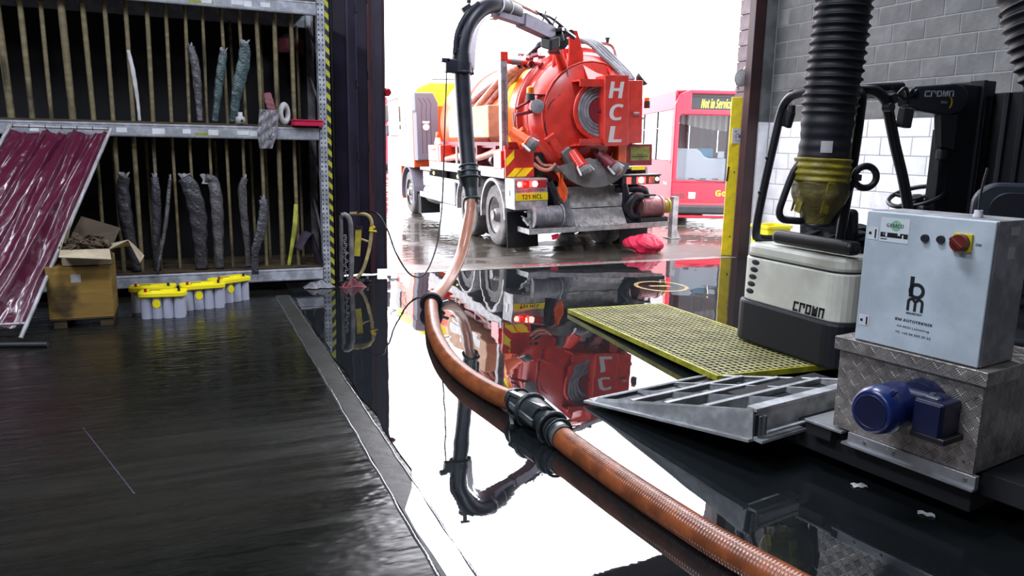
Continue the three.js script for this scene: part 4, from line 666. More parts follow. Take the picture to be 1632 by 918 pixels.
  each('bent_pipe', [tube([[1.78, 0.90, -0.15], [1.95, 0.905, -0.08], [2.12, 0.90, -0.03], [2.25, 0.86, -0.02], [2.29, 0.75, -0.04]], 0.062, 40, 16)], M.hoseBlack, t); each('bent_pipe', [tube([[2.17, 0.78, 0.0], [2.04, 0.78, 0.02], [1.95, 0.70, 0.02], [1.94, 0.58, 0.0], [2.0, 0.48, -0.02], [2.12, 0.45, -0.04]], 0.075, 40, 16)], M.hoseBlack, t); each('pump_mount', [S(2.1, 2.6, 0.36, 0.44, -0.12, 0.3), S(1.9, 2.2, 0.34, 0.5, 0.0, 0.4), rod([2.15, 0.8, 0.05], [2.42, 0.79, 0.02], 0.02)], M.steelDark, t);
  each('side_hose', [tube([[1.86, 1.0, 0.02], [1.9, 0.85, 0.02], [1.93, 0.65, -0.05], [1.92, 0.4, -0.1]], 0.035, 24), tube([[1.82, 1.02, 0.0], [1.86, 0.85, 0.0], [1.89, 0.6, -0.08], [1.88, 0.4, -0.15]], 0.03, 24)], M.hoseBlack, t);
  // cab
  const cabP = [[0, 1.12], [0, 2.45], [0.10, 2.80], [0.35, 2.92], [2.15, 2.92], [2.40, 2.80], [2.5, 2.45], [2.5, 1.12]];
  mesh('cab', [ex(cabP.map(([x, y]) => [x, Math.min(y, 2.46)]).filter((p, i) => i < 2 || i > 5), 1.9, 0.03).translate(0, 0, -8.25)], M.orange, t); mesh('cab_roof', [ex([[0.0, 2.44], [0.03, 2.62], [0.14, 2.82], [0.4, 2.93], [2.1, 2.93], [2.36, 2.82], [2.47, 2.62], [2.5, 2.44]], 1.8, 0.03).translate(0, 0, -8.15)], M.limeRoof, t);
  each('cab_side', [S(-0.035, 0, 1.55, 1.78, 6.75, 7.9, 0.01), S(-0.035, 0, 1.3, 1.42, 6.75, 7.9, 0.01)], M.white, t); each('cab_stripe', [...[2.0, 2.15, 2.3].map((y) => S(-0.036, 0, y, y + 0.07, 7.0, 7.5))], M.salmon, t); mesh('cab_window', [S(-0.034, 0, 1.95, 2.5, 7.55, 8.1, 0.01)], M.glassDark, t);
  mesh('air_intake', [ex([[0.02, 1.28], [0.02, 2.3], [0.0, 2.35], [0.0, 2.70], [0.38, 2.70], [0.48, 2.5], [0.48, 1.28]], 0.3, 0.02).translate(-0.02, 0, -6.3)], M.intake, t); each('intake_rib', [0.1, 0.2, 0.3].map((x) => tube([[x, 1.4, -5.985], [x, 2.3, -5.985], [x + 0.03, 2.45, -5.985], [x - 0.06, 2.6, -5.985]], 0.008, 16, 6)), M.steelDark, t); mesh('round_badge', [cy(0.075, 0.075, 0.02, 0.19, 1.98, -5.98, 'z', 20), bx(0.16, 0.05, 0.03, 0.19, 2.08, -5.975, 0.01)], M.white, t);
  mesh('front_guard', [guard(7.05, 0.66, -0.04, 0.4, -0.15, Math.PI + 0.2, 0.46)], M.intake, t); each('cab_step', [S(-0.02, 0.5, 0.45, 1.1, 7.75, 8.35, 0.03), S(0.0, 0.5, 0.3, 0.5, 7.8, 8.3, 0.02)], M.orange, t);
  mesh('mirror', [bx(0.1, 0.42, 0.12, -0.22, 2.35, -8.3, 0.03), bx(0.1, 0.25, 0.12, -0.22, 1.95, -8.3, 0.03), rod([-0.22, 2.62, -8.3], [0.03, 2.70, -8.05], 0.016), rod([-0.22, 1.82, -8.3], [0.0, 1.8, -8.1], 0.016)], M.intake, t); mesh('roof_aerial', [rod([0.5, 3.04, -6.5], [1.3, 3.05, -6.5], 0.012)], M.steelDark, t);
  // ---- boom reaching back over the rear, authored in world metres and brought into the truck
  const boom = new THREE.Group(); boom.name = 'boom'; boom.userData.label = 'raised grey boom carrying the black suction pipe'; t.add(boom);
  const put = (n, gs, m) => mesh(n, gs.map((g) => g.applyMatrix4(inv)), m, boom);
  const a0 = [5.05, 3.02, -10.35], a1 = [4.72, 3.14, -9.85], a2 = [4.1, 3.22, -9.45], a3 = [3.62, 3.24, -9.14];
  put('boom_beam', [bar(a1, a2, 0.16, 0.17), bar(a2, a3, 0.14, 0.13)], M.lilacSteel);
  put('boom_base', [bar(a0, a1, 0.16, 0.17), bx(0.22, 0.13, 0.2, 4.86, 3.10, -9.95, 0.02, [0, -0.6, 0.3]), bx(0.26, 0.05, 0.24, 4.8, 3.2, -9.9, 0.01, [0.2, -0.6, 0.2]), cy(0.05, 0.05, 0.3, 4.76, 3.05, -9.86, 'x'), rod([4.7, 2.98, -9.8], [5.0, 3.12, -10.15], 0.03), cy(0.09, 0.09, 0.34, 4.95, 3.05, -10.1, 'z'), bx(0.3, 0.04, 0.35, 5.1, 3.22, -10.1, 0.01, [0.2, -0.5, -0.5]), bx(0.2, 0.16, 0.2, 4.7, 3.02, -9.8, 0.03, [0.3, 0.4, 0.2])], M.steelDark);
  put('boom_post', [rod([5.38, 2.78, -10.75], [5.02, 3.08, -10.3], 0.075), rod([5.1, 3.0, -10.4], [4.95, 3.1, -10.15], 0.085)], M.red);
  put('black_pipe', [tube([[4.02, 3.30, -9.4], [3.75, 3.32, -9.2], [3.55, 3.30, -9.06], [3.34, 3.2, -8.95], [3.17, 3.02, -8.88], [3.09, 2.8, -8.85], [3.07, 2.55, -8.84]], 0.098, 60, 20)], M.hoseBlack);
  [[3.62, 3.315, -9.11, 0.1], [3.80, 3.325, -9.25, 0.1]].map(([x, y, z]) => torus(0.102, 0.014, x, y, z, [0, Math.PI / 2 + 0.75, 0])).forEach((g) => put('pipe_band', [g], M.white));
  put('guide_plate', [sheet((u, v) => { const P = curve([[3.66, 3.18, -9.16], [3.45, 3.14, -9.02], [3.3, 2.98, -8.95], [3.24, 2.75, -8.92], [3.23, 2.5, -8.92]]).getPoint(v); return [P.x + 0.05 * (u - 0.5) * 0.4, P.y, P.z + 0.14 * (u - 0.5)]; }, 3, 30), sheet((u, v) => { const P = curve([[3.66, 3.15, -9.16], [3.47, 3.11, -9.02], [3.33, 2.96, -8.95], [3.27, 2.75, -8.92], [3.26, 2.5, -8.92]]).getPoint(v); return [P.x + 0.05 * (u - 0.5) * 0.4, P.y, P.z - 0.14 * (u - 0.5)]; }, 3, 30)], (() => { const m = M.lilacSteel.clone(); m.side = THREE.DoubleSide; return m; })());
  put('pipe_fin', [tube([[3.3, 3.27, -8.9], [3.12, 3.12, -8.8], [3.0, 2.9, -8.78], [2.97, 2.66, -8.78]], 0.03, 30, 8), bx(0.12, 0.10, 0.06, 3.15, 3.18, -8.86, 0.01, [0, 0, 0.6]), ...[2.7, 2.85, 3.0].map((y) => bx(0.06, 0.05, 0.06, 2.99 + (y - 2.7) * 0.2, y, -8.8, 0.01))], M.hoseBlack);
  put('collar', [cy(0.125, 0.125, 0.10, 3.075, 2.52, -8.84), cy(0.11, 0.12, 0.14, 3.072, 2.60, -8.84), bx(0.14, 0.16, 0.1, 2.93, 2.52, -8.81, 0.015), bx(0.1, 0.05, 0.08, 2.86, 2.58, -8.80, 0.01), torus(0.115, 0.018, 3.075, 2.46, -8.84, [Math.PI / 2, 0, 0]), bx(0.05, 0.14, 0.06, 3.2, 2.5, -8.87, 0.012, [0, 0, 0.3])], M.hoseBlack);
  put('drop_pipe', [tube([[3.08, 2.5, -8.84], [3.10, 2.1, -8.82], [3.115, 1.7, -8.77], [3.12, 1.36, -8.69]], 0.096, 40, 20)], M.hoseBlack);
  put('hydraulic_ram', [rod([3.72, 3.44, -9.2], [4.45, 3.36, -9.7], 0.022), rod([3.9, 3.33, -9.3], [4.3, 3.27, -9.55], 0.016)], M.salmon); put('ram_end', [sp(0.04, 3.72, 3.44, -9.2), bx(0.05, 0.12, 0.05, 3.2, 3.33, -8.95, 0.01), bx(0.14, 0.03, 0.05, 3.2, 3.40, -8.95, 0.01)], M.steelDark);
  put('boom_hoses', [tube([[4.4, 3.38, -9.66], [4.62, 3.33, -9.8], [4.85, 3.22, -9.95], [5.0, 3.18, -10.0]], 0.022, 24, 8), tube([[4.5, 3.36, -9.7], [4.7, 3.36, -9.85], [4.95, 3.28, -9.98], [5.1, 3.2, -10.05]], 0.02, 24, 8), rod([4.55, 3.28, -9.75], [4.62, 3.42, -9.8], 0.012), rod([4.75, 3.26, -9.85], [4.83, 3.38, -9.9], 0.012)], M.steelDark);
}
// ---- suction hose from the boom's end down to the floor and toward the viewer
{
  const t = thing('suction_hose', 'long orange brown suction hose running from the black drop pipe across the flooded floor', 'hose', [0, 0, 0]);
  const joint = (p, d, list, name, m, parent) => { const q = new THREE.Quaternion().setFromUnitVectors(V(0, 1, 0), v3(d).normalize()); return mesh(name, list.map((g) => g.applyQuaternion(q).translate(...p)), m, parent); };
  const c1 = joint([3.115, 1.24, -8.635], [0.01, -1, 0.32], [cy(0.11, 0.11, 0.16, 0, -0.06, 0), torus(0.112, 0.012, 0, -0.12, 0, [Math.PI / 2, 0, 0]), torus(0.112, 0.012, 0, -0.05, 0, [Math.PI / 2, 0, 0]), torus(0.115, 0.014, 0, 0.02, 0, [Math.PI / 2, 0, 0]), cy(0.092, 0.11, 0.12, 0, 0.10, 0), cy(0.085, 0.092, 0.24, 0, 0.22, 0), torus(0.092, 0.018, 0, 0.28, 0, [Math.PI / 2, 0, 0])], 'coupling', M.coupling, t);
  joint([3.115, 1.24, -8.635], [0.01, -1, 0.32], [bx(0.03, 0.2, 0.04, 0.125, 0.03, 0, 0.008, [0, 0, 0.1]), bx(0.03, 0.2, 0.04, -0.125, 0.03, 0, 0.008, [0, 0, -0.1])], 'cam_lever', M.steelDark, c1);
  const ribs = (len) => (tt) => 0.0635 + 0.0013 * Math.sin(tt * len / 0.0155 * Math.PI * 2);
  mesh('hose_section', [sweep([[3.10, 0.98, -8.52], [3.06, 0.80, -8.46], [2.95, 0.52, -8.32], [2.83, 0.33, -8.15], [2.62, 0.16, -7.86], [2.40, 0.08, -7.52], [2.20, 0.068, -7.16]], ribs(1.9), 240, 20)], M.hoseClear, t);
  const pA = [2.145, 0.07, -7.02], dA = [-0.24, 0, 0.74], c2 = joint(pA, dA, [cy(0.078, 0.078, 0.16, 0, 0, 0), torus(0.092, 0.022, 0, 0.03, 0, [Math.PI / 2, 0, 0]), torus(0.085, 0.014, 0, -0.06, 0, [Math.PI / 2, 0, 0])], 'coupling', M.black, t);
  joint(pA, dA, [bx(0.13, 0.03, 0.035, 0.06, -0.03, 0.075, 0.006, [0, 0.4, 0]), bx(0.1, 0.028, 0.03, 0.12, 0.02, 0.03, 0.006)], 'cam_lever', M.clampMetal, c2);
  mesh('hose_section', [sweep([[2.12, 0.068, -6.95], [1.95, 0.065, -6.36], [1.80, 0.065, -5.78], [1.69, 0.065, -5.14], [1.665, 0.065, -4.66], [1.70, 0.07, -4.24], [1.745, 0.09, -3.98]], ribs(3.1), 700, 20)], M.hoseOrange, t);
  const pB = [1.755, 0.098, -3.86], pC = [1.765, 0.088, -3.58], dB = [0.0, -0.05, 1];
  const c3 = joint(pB, [0.03, 0.02, 1], [cy(0.074, 0.074, 0.22, 0, -0.04, 0), torus(0.088, 0.02, 0, 0.07, 0, [Math.PI / 2, 0, 0]), cy(0.092, 0.08, 0.05, 0, 0.03, 0), cy(0.074, 0.088, 0.14, 0, 0.16, 0), torus(0.079, 0.008, 0, -0.1, 0, [Math.PI / 2, 0, 0])], 'coupling', M.coupling, t);
  mesh('coupling', [cy(0.07, 0.07, 0.2, 0, 0, 0, 'z').translate(...pC), torus(0.083, 0.016, pC[0], pC[1], pC[2] + 0.06), torus(0.076, 0.008, pC[0], pC[1], pC[2] + 0.14)], M.coupling, t);
  mesh('cam_lever', [bar([1.70, 0.165, -3.95], [1.76, 0.172, -3.62], 0.032, 0.018), bar([1.84, 0.15, -3.84], [1.85, 0.12, -3.5], 0.018, 0.03), bar([1.67, 0.11, -3.9], [1.68, 0.1, -3.6], 0.014, 0.032)], M.clampMetal, c3); mesh('cam_arm', [bar([1.66, 0.05, -3.86], [1.61, 0.045, -3.72], 0.02, 0.03), bar([1.86, 0.05, -3.66], [1.89, 0.03, -3.52], 0.02, 0.03)], M.coupling, c3);
  each('hose_sleeve', [tube([[1.748, 0.092, -4.03], [1.752, 0.096, -3.94]], 0.069, 4, 20), tube([[1.766, 0.08, -3.5], [1.770, 0.075, -3.40]], 0.068, 4, 20)], M.clampMetal, t);
  mesh('hose_section', [sweep([[1.762, 0.084, -3.55], [1.772, 0.07, -3.34], [1.788, 0.065, -3.0], [1.803, 0.065, -2.76], [1.825, 0.065, -2.5], [1.852, 0.065, -2.25], [1.89, 0.065, -2.03], [1.94, 0.065, -1.8], [2.02, 0.065, -1.5], [2.15, 0.065, -1.1], [2.3, 0.065, -0.6]], ribs(3.05), 760, 24)], M.hoseOrange, t);
}
single('control_cable', 'thin black cable hanging in a loop from the pipe collar to the yellow trolley', 'cable', [tube([[2.88, 2.5, -8.80], [2.82, 1.83, -8.69], [2.76, 1.10, -8.57], [2.70, 0.7, -8.48], [2.60, 0.38, -8.37], [2.42, 0.155, -8.19], [2.25, 0.16, -8.16], [2.10, 0.40, -8.21], [2.02, 0.66, -8.28], [1.95, 0.82, -8.45], [1.86, 0.835, -8.66], [1.78, 0.815, -8.74]], 0.009, 160, 8)], M.black);

// ================================================================ OUTSIDE: BUS, FAR BUS, YARD
{
  const t = thing('bus', 'red single deck bus parked nose on beside the tanker, lit Not in Service board', 'bus', [9.655, 0, -13.84], -20 * Math.PI / 180);
  const front = [[0.0, 0.36], [0.0, 2.55], [0.08, 2.75], [0.3, 2.84], [2.1, 2.84], [2.32, 2.75], [2.4, 2.55], [2.4, 0.36]], hole = rrect(0.06, 0.93, 2.34, 2.36, 0.08), hole2 = rrect(0.30, 2.43, 2.1, 2.80, 0.03);
  mesh('front_panel', [ex(front, 0.10, 0.02, [hole, hole2]).translate(0, 0, -0.12)], M.busRed, t);
  mesh('roof', [span(0.02, 2.38, 2.80, 2.86, -9, -0.12, 0.02)], M.busRed, t);
  each('side_panel', [span(0, 0.05, 0.36, 1.36, -9, -0.12), span(0, 0.05, 2.46, 2.82, -9, -0.12), span(0, 0.05, 1.3, 2.5, -0.3, -0.12)], M.busRed, t);
  each('side_panel', [span(2.35, 2.4, 0.36, 1.36, -9, -0.12), span(2.35, 2.4, 2.46, 2.82, -9, -0.12)], M.busRed, t);
  for (let i = 0; i < 6; i++) { mesh('window_post', [span(0.0, 0.05, 1.36, 2.46, -1.72 - i * 1.4, -1.66 - i * 1.4)], M.steelDark, t); mesh('side_window', [span(0.015, 0.022, 1.37, 2.45, -1.64 - i * 1.4, -0.32 - i * 1.4 + (i ? 0.03 : 0))], M.glass, t); mesh('side_window', [span(2.375, 2.382, 1.37, 2.45, -1.64 - i * 1.4, -0.32 - i * 1.4)], M.glassDark, t); mesh('window_rail', [span(0.0, 0.03, 2.06, 2.09, -1.64 - i * 1.4, -0.32 - i * 1.4)], M.pinkMetal, t); }
  each('rear_panel', [span(0.05, 2.35, 0.36, 2.8, -9, -8.9)], M.busRed, t); mesh('floor_pan', [span(0.05, 2.35, 0.36, 0.5, -8.9, -0.15)], M.steelDark, t);
  mesh('windscreen', [span(0.07, 2.33, 0.94, 2.35, -0.075, -0.068)], M.glass, t); mesh('screen_seal', [ex(rrect(0.04, 0.91, 2.36, 2.38, 0.10), 0.02, 0.004, [hole]).translate(0, 0, -0.03)], M.steelDark, t);
  mesh('screen_pillar', [span(1.16, 1.20, 0.95, 2.35, -0.07, -0.045)], M.steelDark, t);
  const board = mesh('destination_board', [span(0.30, 2.1, 2.43, 2.80, -0.12, -0.09), span(0.30, 2.1, 2.72, 2.76, -0.09, -0.07)], M.ink, t); mesh('sign_text', [text('Not in Service', 0.66, 0.20, 0.004, 0.12).translate(0.89, 2.585, -0.088)], M.led, board);
  mesh('blind', [sheet((u, v) => [0.16 + u * 2.0, 2.35 - v * (0.18 + 0.16 * Math.sin(Math.min(1, u * 1.6) * Math.PI / 2)) - 0.012 * Math.abs(Math.sin(u * 46)) * v, -0.26 + 0.025 * Math.sin(u * 92)], 184, 4)], M.curtain, t);
  mesh('dashboard', [ex([[0.09, 0.95], [0.09, 1.42], [0.16, 1.56], [0.24, 1.60], [0.56, 1.60], [0.64, 1.54], [0.72, 1.44], [0.84, 1.40], [1.7, 1.40], [2.28, 1.30], [2.28, 0.95]], 0.35, 0.03).translate(0, 0, -0.62)], M.dashWhite, t);
  mesh('blue_case', [span(0.70, 1.0, 1.44, 1.64, -0.75, -0.45, 0.02)], M.blueBox, t); mesh('paper_notice', [span(1.02, 1.16, 1.44, 1.58, -0.2, -0.195)], M.white, t);
  for (const [x, z] of [[0.55, -1.5], [0.95, -1.2], [1.5, -2.2], [1.9, -1.4]]) mesh('grab_pole', [rod([x, 0.5, z], [x, 2.8, z], 0.02)], M.mauve, t);
  for (let i = 0; i < 8; i++) mesh('seat', [bx(0.42, 0.6, 0.1, 0.4 + (i % 2) * 1.5, 1.25, -2.4 - Math.floor(i / 2) * 1.1, 0.04), bx(0.42, 0.1, 0.4, 0.4 + (i % 2) * 1.5, 0.95, -2.2 - Math.floor(i / 2) * 1.1, 0.04)], M.mauve, t);
  mesh('skirt_line', [span(0.0, 2.4, 0.90, 0.92, -0.10, 0.0), span(0.0, 2.4, 0.50, 0.515, -0.10, 0.008)], M.maroon, t);
  mesh('wiper', [rod([1.16, 0.92, 0.0], [0.5, 0.965, 0.0], 0.008), rod([1.16, 0.92, 0.0], [1.75, 0.965, 0.0], 0.008), bx(0.12, 0.05, 0.02, 1.16, 0.92, -0.01, 0.008), ...[0.42, 0.68, 0.95].map((x) => bx(0.13, 0.02, 0.012, x, 0.985, -0.04, 0.004))], M.ink, t);
  mesh('indicator', [span(0.02, 0.29, 0.56, 0.68, -0.02, 0.004, 0.006)], M.maroon, t); mesh('headlamp', [span(0.36, 0.52, 0.555, 0.70, -0.02, 0.006, 0.02)], M.chrome, t); mesh('indicator', [span(2.1, 2.38, 0.56, 0.68, -0.02, 0.004, 0.006)], M.maroon, t); mesh('headlamp', [span(1.88, 2.04, 0.555, 0.70, -0.02, 0.006, 0.02)], M.chrome, t);
  mesh('lettering', [text('Go', 0.24, 0.13, 0.004).translate(1.08, 0.685, 0.002)], M.retroYellow, t);
  mesh('bumper', [span(0.08, 2.34, 0.22, 0.42, -0.1, 0.06, 0.05)], M.steelDark, t); mesh('bumper_strip', [span(0.1, 2.3, 0.40, 0.47, -0.06, 0.02, 0.01)], M.lensRed, t);
  mesh('lower_skirt', [span(0.0, 2.4, 0.14, 0.20, -0.3, 0.02, 0.02), span(0, 0.05, 0.14, 0.36, -1.6, -0.1)], M.busRed, t); mesh('sill_number', [span(0.7, 1.2, 0.20, 0.225, 0.02, 0.025)], M.white, t);
  mesh('fleet_number', [text('DM5446', 0.34, 0.075, 0.004).rotateY(-Math.PI / 2).translate(-0.002, 0.86, -0.62)], M.white, t);
  for (const [x, z] of [[0.2, -2.3], [2.2, -2.3], [0.2, -7.2], [2.2, -7.2]]) mesh('wheel', [lathe([[0.0, -0.12], [0.26, -0.12], [0.3, -0.14], [0.46, -0.12], [0.48, 0], [0.46, 0.12], [0.3, 0.14], [0, 0.12]], 32, 'x').translate(x, 0.48, z)], M.blackMatt, t);
}
{
  const t = thing('double_decker', 'distant red double deck bus half hidden behind the folded door', 'bus', [9.9, 0, -45.5], -0.25);
  mesh('body', [span(-1.25, 1.25, 0.35, 4.35, -10, 0, 0.12)], M.busRed, t); mesh('window', [span(-1.15, 1.15, 1.25, 2.15, 0, 0.02)], M.glassDark, t); mesh('window', [span(-1.15, 1.15, 2.9, 3.75, 0, 0.02)], M.glassDark, t); mesh('destination_board', [span(-0.8, 0.8, 2.3, 2.7, 0, 0.03)], M.ink, t);
  mesh('bumper', [span(-1.25, 1.25, 0.3, 0.5, -0.2, 0.06, 0.04)], M.steelDark, t); for (const s of [-1, 1]) { mesh('headlamp', [span(s * 0.7 - 0.15, s * 0.7 + 0.15, 0.6, 0.8, 0, 0.02)], M.chrome, t); mesh('wheel', [cy(0.48, 0.48, 0.28, s * 1.05, 0.48, -2, 'x', 28)], M.blackMatt, t); mesh('wheel', [cy(0.48, 0.48, 0.28, s * 1.05, 0.48, -8, 'x', 28)], M.blackMatt, t); }
}
{
  const t = thing('steel_bollard', 'square galvanised bollard standing in the yard in front of the bus', 'bollard', [8.155, 0, -11.6]);
  mesh('post', [bx(0.12, 0.76, 0.12, 0, 0.38, 0, 0.008)], M.greyTube, t); mesh('foot_plate', [bx(0.24, 0.014, 0.24, 0, 0.005, 0)], M.greyTube, t); each('gusset', [ex([[0.06, 0], [0.15, 0], [0.06, 0.16]], 0.012).translate(0, 0.01, 0.03)], M.greyTube, t);
}
{
  const g = new THREE.IcosahedronGeometry(1, 4), p = g.attributes.position;
  for (let i = 0; i < p.count; i++) { const x = p.getX(i), y = p.getY(i), z = p.getZ(i), k = 1 + 0.12 * Math.sin(4 * x + 3 * z + 1) + 0.07 * Math.sin(9 * z + 5 * y) + 0.05 * Math.sin(13 * x); p.setXYZ(i, x * k, y * k, z * k); }
  g.computeVertexNormals(); g.scale(0.33, 0.16, 0.24); g.rotateZ(-0.12); g.translate(6.62, 0.12, -10.12);
  single('red_sack', 'slumped bright crimson sack lying on the wet yard behind the tanker', 'sack', [g], M.ragRed);
}
{
  const t = thing('guard_post', 'tall yellow guard post at the door edge in front of the block pier', 'post', [7.645, 0, -9.42], -0.55);
  mesh('post', [bx(0.16, 2.39, 0.06, 0, 1.195, 0, 0.01)], M.yellow, t); mesh('bolt', [cy(0.012, 0.012, 0.012, 0.03, 1.28, 0.033, 'z', 10), cy(0.012, 0.012, 0.012, 0.03, 0.3, 0.033, 'z', 10)], M.steelDark, t); mesh('rust_scar', [bx(0.03, 0.22, 0.004, -0.064, 1.25, 0.031, 0.001, [0, 0, -0.06])], M.frameBrown, t);
}
{
  const d = canvasMat(128, 128, (c, w, h) => { c.fillStyle = '#d9d4dc'; c.fillRect(0, 0, w, h); c.strokeStyle = '#5b5762'; c.lineWidth = 5; c.beginPath(); c.moveTo(22, 62); c.lineTo(48, 44); c.lineTo(64, 58); c.lineTo(84, 42); c.lineTo(108, 60); c.stroke(); c.fillStyle = '#6b6674'; c.fillRect(20, 22, 18, 10); c.fillRect(90, 22, 18, 10); c.beginPath(); c.arc(64, 70, 12, 0, 7); c.fill(); c.fillRect(24, 72, 20, 8); c.fillRect(84, 72, 22, 8); c.fillStyle = '#a8a2ad'; c.fillRect(24, 98, 80, 5); c.fillRect(30, 108, 66, 5); }, 0.5);
  const t = thing('notice_sign', 'small white notice with a grey drawing beside the yellow guard post', 'sign', [7.68, 1.82, -9.352]);
  printed('board', 0.27, 0.22, 0.006, d, t, [0, 0, 0]); mesh('bracket', [span(-0.02, 0.02, -0.08, 0.08, -0.014, -0.004)], M.steelDark, t);
}
{
  const t = thing('round_lamp', 'round chromed lamp fixed above the yellow guard post', 'lamp', [7.62, 2.66, -9.33]);
  mesh('bowl', [lathe([[0, -0.09], [0.06, -0.085], [0.10, -0.05], [0.125, 0], [0.118, 0.004], [0.09, -0.02], [0, -0.04]], 32, 'z')], M.clampMetal, t); mesh('lens', [lathe([[0.118, 0.002], [0.08, 0.02], [0, 0.03]], 32, 'z')], M.pale, t); mesh('arm', [bx(0.04, 0.16, 0.02, 0.09, 0.1, -0.07, 0.004, [0, 0, -0.5]), bx(0.05, 0.06, 0.02, -0.03, -0.14, -0.04, 0.004, [0, 0, 0.4])], M.white, t);
}
{ // worn painted marks
  const seg = []; for (let i = 0; i < 16; i++) { const x = 4.0 + i * 0.085, w = rr(0.04, 0.1); seg.push(quad([x, 0.005, -9.25 - 0.03 * rnd()], [x + w, 0.005, -9.25 - 0.03 * rnd()], [x + w, 0.005, -9.33 - 0.05 * rnd()], [x, 0.005, -9.33 - 0.05 * rnd()], 0.003)); }
  single('floor_line', 'worn red painted line along the wet door threshold', 'marking', seg, M.tarmacLine);
  const ring = ex(circ(0, 0, 0.31, 48), 0.002, 0, [circ(0, 0, 0.265, 48)]).rotateX(-Math.PI / 2).scale(1, 1, 1.1).translate(5.1, 0.0036, -7.42), arrow = ex([[-0.12, 0.08], [0.1, 0.02], [0.1, -0.08], [0.03, -0.03], [-0.12, 0.02]], 0.002).rotateX(-Math.PI / 2).translate(5.1, 0.0036, -7.42);
  single('floor_ring', 'worn yellow ring painted on the flooded floor beyond the yellow grating', 'marking', [ring, arrow], M.ringPaint);
}

